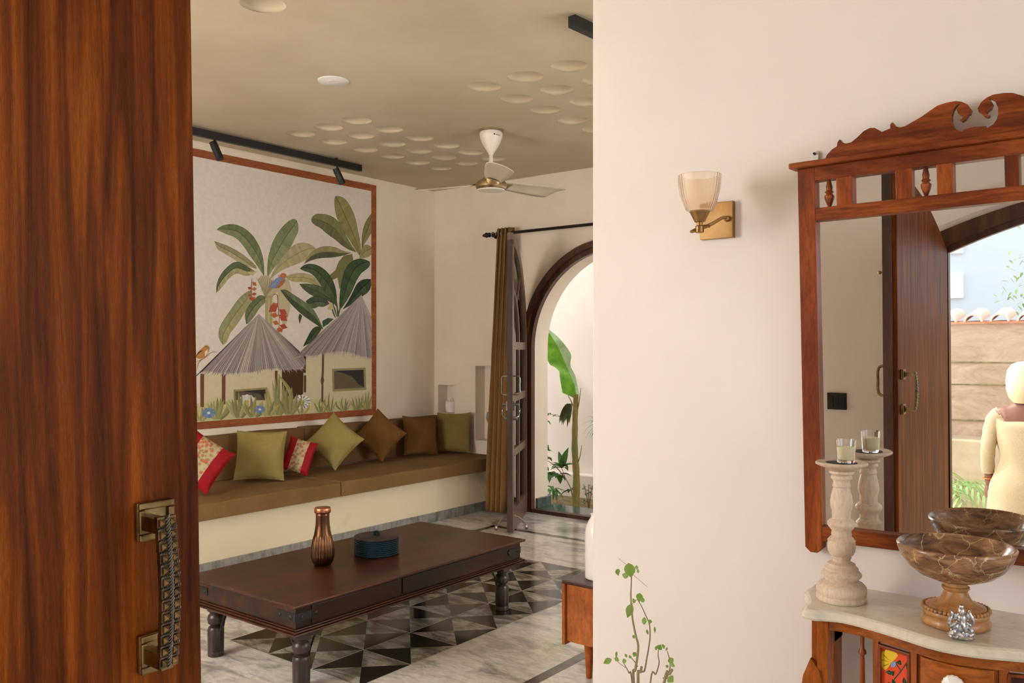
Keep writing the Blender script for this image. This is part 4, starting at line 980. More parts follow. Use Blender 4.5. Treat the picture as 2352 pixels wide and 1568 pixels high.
lathe(bm, full+inner, (sx_, sy_, zb_), 120, mod=lambda a, z: 1+.012*math.cos(30*a), cap=False); obj('shade', bm, M['shade'], sc_, ang=60)
bm = BM(); lathe(bm, [(.011, -.025), (.013, -.024), (.026, .002), (.025, .004)], (sx_, sy_, zb_), 30); lathe(bm, [(.0075, -.045), (.0075, -.024)], (sx_, sy_, zb_), 20); lathe(bm, [(.0095, -.052), (.011, -.05), (.011, -.036), (.009, -.034)], (sx_, sy_, zb_), 20); obj('holder', bm, M['sconce'], sc_)
bm = BM(); zz = zb_-.044
tube(bm, crv([(-.935, YM-.016, 1.743), (-.937, YM-.04, 1.744), (-.95, YM-.07, 1.728), (-.975, YM-.11, zz+.003), (sx_, sy_, zz)]), .0045, 10)
tube(bm, crv([(sx_, sy_, zz), (sx_-.016, sy_-.008, zz-.004), (sx_-.022, sy_+.004, zz-.001), (sx_-.005, sy_+.03, zz+.012), (sx_+.012, sy_+.035, zz+.012)]), .004, 10)
ball(bm, (-.935, YM-.022, 1.743), .008, seg=14)
obj('arm', bm, M['sconce'], sc_)

# ================================================================ MIRROR
MX, MW, MZ0, MZ1 = -.334, .39, .92, 1.848        # centre, half width, bottom, top of frame
mr = thing('wall_mirror', 'large carved sheesham wood framed mirror hanging on the cream partition', 'mirror', (MX, YM, MZ0), (math.radians(1.4), -math.radians(.7), 0))
# local: x right, y into the wall (0 = wall), z up
yf, yb_ = -.034, -.004
HT = MZ1-MZ0
bm = BM(); box(bm, -MW+.02, MW-.02, -.016, -.010, .02, HT-.02); obj('mirror_glass', bm, M['mirror'], mr, local=True, smooth=False)
SWm = .042
for s in (-1, 1):
    bm = BM(); x0_, x1_ = (s*MW, s*(MW-SWm)); a, b_x = min(x0_, x1_), max(x0_, x1_)
    prism(bm, [(a, yf, -.006), (a+.012, yf, -.018), (b_x-.012, yf, -.018), (b_x, yf, -.006), (b_x, yf, HT), (a, yf, HT)], (0, .03, 0)); obj('stile', bm, M['sheeshamv'], mr, local=True, smooth=False, bevel=.002)
bm = BM(); box(bm, -MW+SWm, MW-SWm, yf, yb_, .012, .048); obj('bottom_rail', bm, M['sheesham'], mr, local=True, smooth=False, bevel=.002)
ZR = HT-.110
bm = BM(); box(bm, -MW+SWm, MW-SWm, yf, yb_, ZR-.022, ZR+.010); obj('middle_rail', bm, M['sheesham'], mr, local=True, smooth=False, bevel=.002)
bm = BM(); box(bm, -MW+SWm, MW-SWm, yf, yb_, HT-.034, HT); obj('top_rail', bm, M['sheesham'], mr, local=True, smooth=False, bevel=.002)
bm = BM(); box(bm, -MW-.016, MW+.016, yf-.018, 0, HT, HT+.014); obj('cornice', bm, M['sheesham'], mr, local=True, smooth=False, bevel=.003)
# muntins measured from the photograph, mirrored about the centre
mts = [(-.2665, -.2345), (-.1335, -.1005), (-.2665+.19, 0)]
MU_ = [(at(1938, 430, Y=YM-.03).x-MX, at(1975, 430, Y=YM-.03).x-MX), (at(2074, 430, Y=YM-.03).x-MX, at(2111, 430, Y=YM-.03).x-MX), (at(2168, 430, Y=YM-.03).x-MX, at(2206, 430, Y=YM-.03).x-MX), (at(2323, 420, Y=YM-.03).x-MX, at(2358, 420, Y=YM-.03).x-MX)]
for (a, b_x) in MU_:
    bm = BM(); box(bm, a, b_x, yf+.001, yb_, ZR+.008, HT-.03); obj('muntin', bm, M['sheeshamv'], mr, local=True, smooth=False, bevel=.0015)
for (a, b_x) in ((.20, .232), (.30, .332)):
    bm = BM(); box(bm, a, b_x, yf+.001, yb_, ZR+.008, HT-.03); obj('muntin', bm, M['sheeshamv'], mr, local=True, smooth=False, bevel=.0015)
zs0, zs1 = ZR+.010, HT-.034; hh = zs1-zs0
for px_ in (1917, 2140):
    x = at(px_, 430, Y=YM-.03).x-MX; bm = BM()
    lathe(bm, [(.003, 0), (.006, .12*hh), (.0105, .3*hh), (.0115, .42*hh), (.0065, .5*hh), (.0105, .56*hh), (.0065, .62*hh), (.0075, .75*hh), (.0045, .95*hh), (.004, hh)], (x, yf+.016, zs0), 20); obj('spindle', bm, M['sheesham'], mr, local=True)
bm = BM(); lathe(bm, [(.003, 0), (.0115, .42*hh), (.0065, .5*hh), (.0105, .56*hh), (.004, hh)], (.266, yf+.016, zs0), 20); obj('spindle', bm, M['sheesham'], mr, local=True)
# crest (half profile traced, then mirrored)
q1 = lambda x, y: (lambda p: (p.x-MX, p.z-MZ0))(at(1820+x*.2296, 200+y*.2296, Y=YM-.02))
def L2(pts):
    out = []
    for x, y in pts:
        a, z = q1(x, y); out.append((a, z-math.tan(math.radians(.7))*0))
    return out
up = L2([(420, 712), (450, 650), (500, 600), (548, 572), (556, 530), (578, 502), (592, 520), (600, 535), (640, 545), (690, 535), (750, 490), (820, 425), (880, 396), (930, 396), (980, 425), (1000, 438), (1085, 405), (1084, 370), (1104, 343), (1122, 362), (1135, 385), (1180, 398), (1230, 388), (1300, 350), (1400, 295), (1480, 240), (1560, 190), (1640, 165), (1740, 148), (1800, 156), (1860, 185), (1895, 235), (1885, 275), (1860, 290), (1850, 310), (1830, 335), (1800, 352), (1778, 340), (1800, 325), (1812, 305), (1800, 292), (1765, 275), (1748, 235), (1760, 205), (1790, 180), (1770, 178), (1740, 200), (1715, 240), (1698, 290), (1698, 350), (1715, 400), (1750, 435), (1808, 455), (1815, 432), (1927, 408)])
zc0 = HT+.013
# profile heights above the cornice line, measured square to it
cor = lambda x: zc0 - 0.0
def lift(p):
    x, z = p
    # remove the cornice slope that the small roll of the frame gives
    r = math.radians(.7); return (x*math.cos(r)+z*math.sin(r)*0, z + x*math.sin(r)*1.0)
up = [lift(p) for p in up]
off = zc0 - up[0][1]; xc = up[-1][0]
half = [(x-xc, z+off) for x, z in up]
half = [(x, max(z, zc0)) for x, z in half]
lastz = half[-1][1]
yq = -.026
for s in (1, -1):
    bm = BM(); ring = [(s*x, yq, z) for x, z in half]+[(0, yq, zc0-.002), (s*half[0][0], yq, zc0-.002)]
    prism(bm, ring, (0, .018, 0)); bm.normal_update(); bmesh.ops.triangulate(bm, faces=[f for f in bm.faces if len(f.verts) > 4], ngon_method='EAR_CLIP'); obj('crest', bm, M['sheesham'], mr, local=True, smooth=False)
# white hook above the frame
hk = thing('wall_hook', 'small white plastic hook on the wall above the left corner of the mirror frame', 'hook', (-.707, YM, 1.873))
bm = BM(); pts = [(-.707+.0075*math.cos(a), YM-.002, 1.885+.0075*math.sin(a)) for a in [PI*k/10 for k in range(11)]]+[(-.7145, YM-.002, 1.862), (-.6995, YM-.002, 1.862)]
prism(bm, pts, (0, -.006, 0)); obj('plate', bm, M['whitepl'], hk, bevel=.001)
bm = BM(); tube(bm, [(-.708, YM-.008, 1.885), (-.708, YM-.016, 1.885)], .003, 8); obj('screw', bm, M['black'], hk)

# ================================================================ CONSOLE TABLE
ct = thing('console_table', 'serpentine console table with cream marble top under the mirror', 'console table', (-.34, YM-.15, 0))
CXc = -.335
half_ = [(-.693, YM), (-.695, 2.10), (-.690, 2.05), (-.668, 2.00), (-.655, 1.965), (-.653, 1.945), (-.650, 1.92), (-.640, 1.905), (-.615, 1.905), (-.600, 1.914), (-.570, 1.925), (-.535, 1.922), (-.498, 1.911), (-.46, 1.899), (-.426, 1.886), (-.38, 1.868), (-.335, 1.862)]
def outline(d, step=4):
    h_ = [Vector((x, y, 0)) for x, y in half_]; full_ = h_+[Vector((2*CXc-p.x, p.y, 0)) for p in h_[-2::-1]]
    pts = crv(full_, step); out = []
    for i, p in enumerate(pts):
        a = pts[max(i-1, 0)]; b = pts[min(i+1, len(pts)-1)]; t = (b-a).normalized(); nrm = Vector((-t.y, t.x, 0))
        q = p+nrm*d; q.y = min(q.y, YM-.001); out.append(q)
    return out
bm = BM(); prof = [(.010, .796), (.002, .798), (-.0005, .803), (.000, .812), (.004, .817), (.010, .82)]
rings = []
for d, z in prof: rings.append([bm.verts.new((p.x, p.y, z)) for p in outline(d)])
for a, b in zip(rings, rings[1:]):
    for i in range(len(a)-1): bm.faces.new((a[i], a[i+1], b[i+1], b[i]))
bm.faces.new(rings[-1]); bm.faces.new(rings[0][::-1]); 
for a, b in zip(rings, rings[1:]): bm.faces.new((a[0], b[0], b[-1], a[-1]))
bm.normal_update(); bmesh.ops.triangulate(bm, faces=[f for f in bm.faces if len(f.verts) > 4], ngon_method='EAR_CLIP')
obj('marble_top', bm, M['creamstone'], ct, ang=22)
def front_y(x, d=.028):
    P = outline(d); best = None
    for a, b in zip(P, P[1:]):
        if min(a.x, b.x) <= x <= max(a.x, b.x) and a.y < 2.0 and abs(b.x-a.x) > 1e-6:
            y = a.y+(b.y-a.y)*(x-a.x)/(b.x-a.x); best = y if best is None else min(best, y)
    return best if best else 1.95
def strip(x0, x1, za, zb, t, d=.028, n=16, lift_=0):
    b = BM(); o_ = []; i_ = []
    for k in range(n+1):
        x = x0+(x1-x0)*k/n; y = front_y(x, d)-lift_; o_.append(Vector((x, y, za))); i_.append(Vector((x, y+t, za)))
    ring_prism(b, o_, i_, (0, 0, zb-za)); return b
xl, xr = -.600, 2*CXc+.600
obj('apron_rail', strip(xl, xr, .770, .797, .022, n=40), M['consoleh'], ct, bevel=.001)
for s in (0, 1):
    fx = (lambda x: x) if s == 0 else (lambda x: 2*CXc-x)
    for (xa, xb, ya, yb, zl) in ((-.640, -.622, 1.952, 1.975, 0), (-.622, -.598, 1.935, 1.965, 0)):
        bm = BM(); box(bm, min(fx(xa), fx(xb)), max(fx(xa), fx(xb)), ya, yb, .42 if xa < -.63 else .0, .797); obj('post', bm, M['console'], ct, smooth=False, bevel=.002)
    bm = BM(); box(bm, min(fx(-.645), fx(-.63)), max(fx(-.645), fx(-.63)), 1.98, YM-.01, .70, .797); obj('side_apron', bm, M['console'], ct, smooth=False)
    bm = BM(); box(bm, min(fx(-.656), fx(-.630)), max(fx(-.656), fx(-.630)), 2.085, 2.145, 0, .797); obj('back_leg', bm, M['console'], ct, smooth=False, bevel=.002)
    # scroll below the corner
    bm = BM(); pts = [(fx(-.640), 1.945, .70), (fx(-.655), 1.94, .66), (fx(-.662), 1.935, .60), (fx(-.65), 1.93, .54), (fx(-.63), 1.93, .48), (fx(-.61), 1.93, .40), (fx(-.60), 1.93, .60), (fx(-.615), 1.93, .68)]
    prism(bm, pts, (0, .02, 0)); obj('corner_scroll', bm, M['console'], ct)
    # spindle
    x = -.532; y = front_y(x, .04)
    bm = BM(); Ls = .24
    lathe(bm, [(.005, 0), (.0065, .01), (.004, .02), (.005, .06), (.008, .085), (.0095, .10), (.009, .11), (.005, .122), (.0085, .128), (.0085, .132), (.0055, .138), (.0065, .145), (.0048, .215), (.004, .221), (.0085, .226), (.008, .232), (.004, .238), (.0045, .262), (.009, .266)], (fx(x), y, .770-.266), 18); obj('spindle', bm, M['console'], ct)
    # tile panel
    xa, xb = -.493, -.424
    zt1, zt0 = .765, .60
    bm = strip(min(fx(xa-.012), fx(xa)), max(fx(xa-.012), fx(xa)), .58, .772, .02, n=3); obj('panel_stile', bm, M['console'], ct, smooth=False)
    bm = strip(min(fx(xb), fx(xb+.014)), max(fx(xb), fx(xb+.014)), .58, .772, .02, n=3); obj('panel_stile', bm, M['console'], ct, smooth=False)
    fr_ = BM()
    for (u0, u1, za, zb) in ((xa, xb, zt1-.006, zt1), (xa, xb, zt0, zt0+.006), (xa, xa+.006, zt0, zt1), (xb-.006, xb, zt0, zt1)):
        s_ = strip(min(fx(u0), fx(u1)), max(fx(u0), fx(u1)), za, zb, .012, lift_=.003, n=6)
        me_ = bpy.data.meshes.new('t'); s_.to_mesh(me_); s_.free(); fr_.from_mesh(me_); bpy.data.meshes.remove(me_)
    pf = obj('panel_frame', fr_, M['sheeshamv'], ct, smooth=False, bevel=.0008)
    # painted tile
    bm = BM(); pl2 = bm.loops.layers.float_color.new('paint'); lay = [0]
    W_, Hh_ = xb-xa-.012, zt1-zt0-.012
    def tp_(poly, col, lv=None):
        lay[0] += 1; vs = []
        for (u, v) in poly:
            u = min(max(u, 0), 1); v = min(max(v, 0), 1)
            xw = xa+.006+u*W_; xw = fx(xw); vs.append(bm.verts.new((xw, front_y(xw)+.006-lay[0]*.00001, zt0+.006+v*Hh_)))
        try: f = bm.faces.new(vs)
        except Exception: return
        if f.calc_area() < 1e-10: bm.faces.remove(f); return
        for l in f.loops: l[pl2] = (*lin(col), 1)
    for k in range(6): tp_([(k/6, 0), ((k+1)/6, 0), ((k+1)/6, 1), (k/6, 1)], (226, 84, 48) if s == 0 else (70, 44, 40))
    ar = W_/Hh_
    def pet(cx_, cy_, a, r, wd_, col):
        q = [(0, 0), (r*.5, wd_*.7), (r*.85, wd_), (r, wd_*.45), (r*.96, 0), (r, -wd_*.45), (r*.85, -wd_), (r*.5, -wd_*.7)]
        tp_([(cx_+(x_*math.cos(a)-y_*math.sin(a)), cy_+(x_*math.sin(a)+y_*math.cos(a))*ar) for x_, y_ in q], col)
    def flw(cx_, cy_, a0):
        for k in range(5): pet(cx_, cy_, a0-1.3+k*.62, .46, .15, (232, 196, 54)); pet(cx_, cy_, a0-1.3+k*.62, .40, .012, (96, 80, 30))
        for k in range(3): pet(cx_, cy_, a0+PI-.7+k*.7, .17, .07, (126, 160, 196))
    def lf_(cx_, cy_, a, r=.22): pet(cx_, cy_, a, r, r*.42, (30, 62, 38)); pet(cx_, cy_, a, r*.9, .01, (90, 120, 90))
    for (a, b_) in (((.5, .85), (.75, .75)), ((.75, .75), (.4, .55)), ((.4, .55), (.8, .35)), ((.35, .5), (.3, .1)), ((.75, .75), (.98, .9))): 
        d_ = Vector((b_[0]-a[0], b_[1]-a[1])); n_2 = Vector((-d_.y, d_.x)).normalized()*.012
        tp_([(a[0]+n_2.x, a[1]+n_2.y), (b_[0]+n_2.x, b_[1]+n_2.y), (b_[0]-n_2.x, b_[1]-n_2.y), (a[0]-n_2.x, a[1]-n_2.y)], (50, 74, 62))
    for q in ((.55, .84, .3), (.95, .8, 1.2), (.5, .72, -2.2), (.15, .66, .2), (.45, .52, 3.4), (.85, .68, -1.4), (.4, .5, -.6), (.85, .48, .3), (.1, .45, -1.2), (.3, .36, -.6), (.15, .28, -1.8), (.3, .12, -2.4), (.95, .12, -2), (.4, .6, -1.0), (.1, .85, 1.2)): lf_(*q)
    flw(.38, .82, 2.6); flw(.72, .30, 1.5); flw(.15, .02, 2.2)
    obj('painted_tile', bm, M['paint'], pf, smooth=False)
# drawers
xa, xb = -.408, 2*CXc+.408
bm = strip(xa+.0, xb, .60, .772, .02, d=.034, n=24); obj('drawer_surround', bm, M['consoleh'], ct)
for (za, zb) in ((.7, .768), (.615, .692)):
    d_ = obj('drawer', strip(xa+.006, xb-.006, za, zb, .012, n=24, lift_=.001), M['consoleh'], ct, bevel=.0015)
    yk = front_y(CXc)-.001; zk = (za+zb)/2-.002
    Rk = Matrix.Rotation(PI/2, 4, 'X')
    bm = BM(); lathe(bm, [(.006, 0), (.006, .008), (.018, .010), (.0215, .014), (.0205, .018), (.014, .0225), (.006, .0245)], (CXc, yk, zk), 60, mat=Rk, mod=lambda a, z: 1+(.03*math.cos(15*a) if z > .009 else 0)); kb = obj('knob', bm, M['steel'] if 0 else M['whitep'], d_)
    bm = BM(); ball(bm, (CXc, yk-.0245, zk), .0045, (1, .6, 1), 12); obj('knob_screw', bm, M['brass'], kb) if False else obj('knob_screw', bm, M['brass'], ct)

ct.location.x -= .010
# ================================================================ THINGS ON THE CONSOLE
CZ = .8205
cs = Vector((-.607, 2.030, CZ)); cst = thing('candle_stand', 'tall whitewashed turned wooden candle stand on the left end of the marble top', 'candle stand', tuple(cs))
PC = [(.054, 0), (.0555, .004), (.0555, .010), (.053, .013), (.0545, .016), (.0555, .024), (.054, .033), (.047, .040), (.041, .042), (.036, .046), (.0375, .050), (.0435, .056), (.0445, .061), (.040, .066), (.036, .069), (.037, .074), (.031, .079), (.030, .084), (.020, .089), (.0195, .094), (.022, .098), (.0205, .101), (.026, .105), (.030, .113), (.031, .124), (.0305, .131), (.0295, .133), (.031, .137), (.026, .143), (.022, .147), (.0225, .152), (.0215, .156), (.0215, .160), (.026, .165), (.031, .172), (.0315, .178), (.027, .184), (.0215, .187), (.0205, .194), (.0215, .200), (.0205, .204), (.0245, .214), (.0255, .226), (.0225, .242), (.0195, .254), (.018, .259), (.0205, .262), (.0195, .266), (.018, .270), (.0185, .275), (.0235, .280), (.0225, .285), (.0205, .287), (.0275, .292), (.0275, .297), (.022, .299), (.028, .302), (.045, .307), (.0565, .312), (.0575, .315), (.055, .318), (.0355, .316), (.035, .3145), (0.0001, .3145)]
bm = BM(); lathe(bm, PC, tuple(cs), 56, cap=False); obj('turned_column', bm, M['whitewood'], cst, ang=50)
bm = BM(); lathe(bm, [(.034, .3150), (.034, .3165), (.0001, .3165)], tuple(cs), 40, cap=False); obj('metal_pan', bm, M['black'], cst)
cg = cs+Vector((.008, .006, .3168)); cgt = thing('candle_glass', 'clear glass tumbler with a cream candle on the turned stand', 'candle', tuple(cg))
bm = BM(); lathe(bm, [(.0001, 0), (.019, 0), (.0195, .003), (.0225, .052), (.0212, .052), (.0182, .006), (.0001, .0055)], tuple(cg), 48, cap=False); obj('glass', bm, M['glass'], cgt)
bm = BM(); lathe(bm, [(.0001, .0065), (.0178, .0068), (.0195, .034), (.018, .036), (.0001, .035)], tuple(cg), 40, cap=False); tube(bm, [(cg.x, cg.y, cg.z+.035), (cg.x+.001, cg.y, cg.z+.041)], .0008, 6); obj('wax', bm, M['wax'], cgt)
bwc = Vector((-.362, 1.992, CZ)); bw_ = thing('pedestal_bowl', 'brown burl wood bowl with pale cracks on a turned pedestal', 'bowl', tuple(bwc))
bm = BM(); lathe(bm, [(.060, 0), (.065, .003), (.0665, .010), (.064, .018), (.060, .021), (.063, .024), (.064, .030), (.062, .033)], tuple(bwc), 56); lathe(bm, [(.058, .033), (.058, .040), (.050, .044), (.038, .048), (.030, .055), (.025, .065), (.0225, .072), (.024, .074), (.0268, .077), (.0265, .081), (.023, .083), (.0225, .087), (.024, .092), (.03, .095)], tuple(bwc), 56); obj('pedestal', bm, M['bowlbase'], bw_, ang=50)
bm = BM()
for k in range(44): a = 2*PI*k/44; ball(bm, (bwc.x+.0625*math.cos(a), bwc.y+.0625*math.sin(a), CZ+.0365), .0048, (1, 1, .95), 8)
obj('bead_ring', bm, M['bowlbase'], bw_)
bm = BM(); lathe(bm, [(.02, .091), (.045, .095), (.072, .106), (.092, .122), (.106, .142), (.1135, .160), (.1145, .166), (.112, .169), (.108, .168), (.104, .160), (.094, .142), (.078, .124), (.055, .112), (.03, .107), (.0001, .106)], tuple(bwc), 64, cap=False); obj('bowl', bm, M['burl'], bw_, ang=60)
# silver elephant-headed figurine
eg = Vector((-.337, 1.902, CZ)); eg_ = thing('silver_figurine', 'small silver seated elephant-headed figurine in front of the bowl', 'figurine', tuple(eg))
bm = BM()
def eb(dx_, dz_, dy_, r, s=(1, 1, 1)): ball(bm, (eg.x+dx_*.79+dy_*.5, eg.y+dx_*.61-dy_*.8, eg.z+dz_), r, s, 12)
eb(0, .006, .002, .020, (1.3, .9, .35)); eb(-.012, .012, .006, .010, (1.3, 1, .8)); eb(.013, .012, .006, .010, (1.3, 1, .8)); eb(0, .022, 0, .013, (1, .9, 1.2)); eb(.004, .014, .012, .007); eb(-.018, .008, .010, .007, (1.4, 1, .8)); eb(.016, .006, .012, .006, (1.4, 1, .8))
obj('body', bm, M['silver'], eg_)
bm = BM(); eb(.001, .042, .003, .0105, (1, 1, 1.1)); eb(.001, .055, .002, .007, (1, 1, 1.2)); eb(.001, .064, .002, .0042, (1.1, 1.1, 1.2)); eb(-.011, .044, 0, .007, (.9, .4, 1.1)); eb(.014, .044, 0, .008, (.9, .4, 1.1))
u_ = Vector((.79, .61, 0)); v_ = Vector((.5, -.8, 0)).normalized()
tube(bm, crv([eg+v_*.012+Vector((0, 0, .042)), eg+v_*.018+u_*-.002+Vector((0, 0, .032)), eg+v_*.018+u_*.003+Vector((0, 0, .022)), eg+v_*.016+u_*.010+Vector((0, 0, .018))]), (.0055, .003), 8)
obj('head', bm, M['silver'], eg_)
bm = BM()
for s in (-1, 1):
    tube(bm, crv([eg+u_*s*.010+Vector((0, 0, .031)), eg+u_*s*.020+Vector((0, 0, .026)), eg+u_*s*.024+v_*.003+Vector((0, 0, .034)), eg+u_*s*.021+v_*.004+Vector((0, 0, .043))]), (.0042, .003), 8)
    tube(bm, crv([eg+u_*s*.010+Vector((0, 0, .026)), eg+u_*s*.019+v_*.006+Vector((0, 0, .018)), eg+u_*s*.017+v_*.014+Vector((0, 0, .020))]), (.004, .003), 8)
    tube(bm, crv([eg+u_*s*.021+v_*.004+Vector((0, 0, .043)), eg+u_*s*.017+v_*.003+Vector((0, 0, .052)), eg+u_*s*.020+Vector((0, 0, .057))]), (.0038, .0015), 8)
obj('arm', bm, M['silver'], eg_)

# ================================================================ PLANTS
def leafblade(bm, p, d, up_, ln, wd, curl=.2, n=8, fold=.15, mi=0, tipsharp=1.0, wav=0):
    p, d, up_ = Vector(p), Vector(d).normalized(), Vector(up_); s = d.cross(up_).normalized(); up_ = s.cross(d).normalized(); rows = []
    pos = p.copy(); dd = d.copy()
    for k in range(n+1):
        t = k/n; w_ = wd*max(.02, (math.sin(PI*min(1, t**.75)) if tipsharp else math.sin(PI*min(1, t*.85+.1))))
        wv = wav*math.sin(t*11)*wd
        rows.append([bm.verts.new(pos+s*w_*.5+up_*(fold*w_+wv)), bm.verts.new(pos), bm.verts.new(pos-s*w_*.5+up_*(fold*w_-wv))])
        pos = pos+dd*ln/n; dd = (dd-Vector((0, 0, 1))*curl/n*2).normalized(); up_ = s.cross(dd).normalized()
    for a, b in zip(rows, rows[1:]):
        for j in (0, 1): bm.faces.new((a[j], a[j+1], b[j+1], b[j])).material_index = mi
# banana plant
YBn = 6.62
bb = at(1322, 1172, Y=YBn); bn = thing('banana_plant', 'young banana plant with one big green leaf in the courtyard outside the arch', 'banana plant', (bb.x, YBn, -.10))
bm = BM(); st = [at(1322, 1178, Y=YBn), at(1324, 1100, Y=YBn), at(1320, 1030, Y=YBn), at(1321, 960, Y=YBn), at(1323, 905, Y=YBn)]
q = crv(st, 6); tube(bm, q, [.036-.013*k/(len(q)-1)+.002*math.sin(k*1.7) for k in range(len(q))], 16)
for (a, b_, r_) in (((1321, 960), (1334, 890), .010), ((1320, 945), (1303, 905), .009), ((1325, 1070), (1336, 1022), .006)): tube(bm, crv([at(*a, Y=YBn), at((a[0]+b_[0])/2+2, (a[1]+b_[1])/2, Y=YBn), at(*b_, Y=YBn)]), (r_, .002), 8)
obj('stem', bm, M['bstem'], bn)
bm = BM(); ri = crv([at(1326, 918, Y=YBn), at(1318, 880, Y=YBn+.02), at(1303, 845, Y=YBn+.03), at(1283, 800, Y=YBn+.02), at(1262, 765, Y=YBn-.03), at(1246, 748, Y=YBn-.06)], 6)
LE = [(1292, 902), (1286, 868), (1283, 850), (1262, 835), (1250, 810), (1244, 795), (1243, 770), (1246, 748)]; RE = [(1330, 905), (1322, 865), (1310, 838), (1312, 815), (1300, 795), (1283, 775), (1262, 757), (1248, 746)]
Lc = crv([at(*p, Y=YBn-.05) for p in LE], 5); Rc = crv([at(*p, Y=YBn+.05) for p in RE], 5); n = 30
def samp3(q, t): f = t*(len(q)-1); i = min(int(f), len(q)-2); return q[i].lerp(q[i+1], f-i)
rows = [[bm.verts.new(samp3(Lc, k/n)+Vector((0, 0, .004*math.sin(k*1.9)))), bm.verts.new(samp3(Lc, k/n).lerp(samp3(ri, k/n), .5)+Vector((0, .012, 0))), bm.verts.new(samp3(ri, k/n)), bm.verts.new(samp3(Rc, k/n))] for k in range(n+1)]
for a, b_ in zip(rows, rows[1:]):
    for j in range(3): bm.faces.new((a[j], a[j+1], b_[j+1], b_[j])).material_index = (1 if j == 2 else 0)
obj('leaf', bm, [M['banana'], M['bananapale']], bn)
bm = BM(); random.seed(3)
for k in range(9):
    x = 1284+k*3.6; leafblade(bm, at(1303+k*1.2, 926, Y=YBn-.02), at(x-6, 975, Y=YBn-.04)-at(1303+k*1.2, 926, Y=YBn-.02), (0, -1, 0), random.uniform(.17, .24), .035, .05)
obj('dry_leaf', bm, M['dryleaf'], bn)
def shrub(name, label, cat, base, stems, leaves, mat, group=None):
    t = thing(name, label, cat, tuple(base), group=group)
    bm = BM()
    for s in stems: tube(bm, crv(s, 5), (.006, .0025), 6)
    obj('stem', bm, M['twig'], t); bm = BM()
    for l in leaves: leafblade(bm, *l)
    obj('foliage', bm, mat, t); return t
random.seed(11)
def radial(c, n, ln, wd, el=(0, 50), a0=0, a1=2*PI, curl=.5):
    out = []
    for k in range(n):
        a = a0+(a1-a0)*(k+random.uniform(-.3, .3))/n; e_ = math.radians(random.uniform(*el)); out.append((c, (math.cos(a)*math.cos(e_), math.sin(a)*math.cos(e_), math.sin(e_)), (0, 0, 1), ln*random.uniform(.7, 1.1), wd, curl))
    return out
Ys = 6.72; g0 = at(1300, 1165, Y=Ys); top = at(1290, 1075, Y=Ys); mid = at(1312, 1125, Y=Ys)
lv = radial(top, 12, .17, .055, (0, 70)); lv += radial(at(1283, 1090, Y=Ys), 6, .13, .06, (-40, 20)); lv += radial(mid, 6, .13, .05, (-10, 40)); lv += radial(at(1262, 1085, Y=Ys), 6, .13, .055, (-20, 30)); lv.append((top, (.35, 0, 1), (0, -1, 0), .22, .075, .1))
shrub('leafy_shrub', 'broad-leaved green shrub growing left of the banana stem', 'shrub', (at(1318, 1165, Y=Ys).x, Ys, -.1), [[at(1318, 1165, Y=Ys), mid, at(1300, 1100, Y=Ys), top], [at(1300, 1100, Y=Ys), at(1275, 1070, Y=Ys), at(1245, 1050, Y=Ys)]], lv, M['green1'])
Yv = 6.8
lv = []
for (x, y) in ((1245, 1000), (1246, 1020), (1252, 1035), (1247, 1045), (1256, 1050), (1250, 1025), (1249, 1070)): lv += radial(at(x, y, Y=Yv), 3, .09, .055, (-30, 30))
for (x, y) in ((1245, 945), (1258, 950), (1280, 953), (1255, 965), (1240, 940)): lv += radial(at(x, y, Y=Yv), 3, .07, .03, (-50, 20))
shrub('climbing_shrub', 'dark-leaved shrub at the left edge of the arch opening with one thin reaching branch', 'shrub', (at(1225, 1150, Y=Yv).x, Yv, -.1), [[at(1225, 1160, Y=Yv), at(1235, 1060, Y=Yv), at(1240, 990, Y=Yv), at(1238, 945, Y=Yv), at(1260, 950, Y=Yv), at(1290, 958, Y=Yv)], [at(1235, 1060, Y=Yv), at(1248, 1030, Y=Yv), at(1252, 1000, Y=Yv)]], lv, M['green1'])
Yd = 6.5; tp_d = at(1270, 1128, Y=Yd)
shrub('spiky_plant', 'small plant with a rosette of narrow green leaves near the arch sill', 'plant', (at(1285, 1165, Y=Yd).x, Yd, -.1), [[at(1281, 1172, Y=Yd), at(1270, 1150, Y=Yd), tp_d]], radial(tp_d, 20, .16, .022, (5, 60), curl=1.1), M['green1'])
Yp = 6.9
tp_d = at(1385, 975, Y=Yp)
shrub('palm_plant', 'feathery green palm showing at the right of the arch beside the partition', 'palm', (at(1385, 1150, Y=Yp).x, Yp, -.1), [[at(1385, 1160, Y=Yp), tp_d]], radial(tp_d, 40, .24, .014, (-30, 60), curl=.9), M['green1'])
lv = []
for k in range(60):
    c = at(1350+random.uniform(-12, 16), 1140+random.uniform(-24, 18), Y=6.76+random.uniform(-.06, .06)); lv += radial(c, 1, .03, .016, (-20, 60))
shrub('low_bush', 'low twiggy bush on the courtyard soil right of the banana stem', 'shrub', (at(1353, 1168, Y=6.75).x, 6.75, -.1), [[at(1353, 1172, Y=6.75), at(1345+7*k, 1120+abs(k-1)*5, Y=6.7)] + [at(1340+12*k, 1112, Y=6.75)] for k in range(3)], lv, M['green1'])
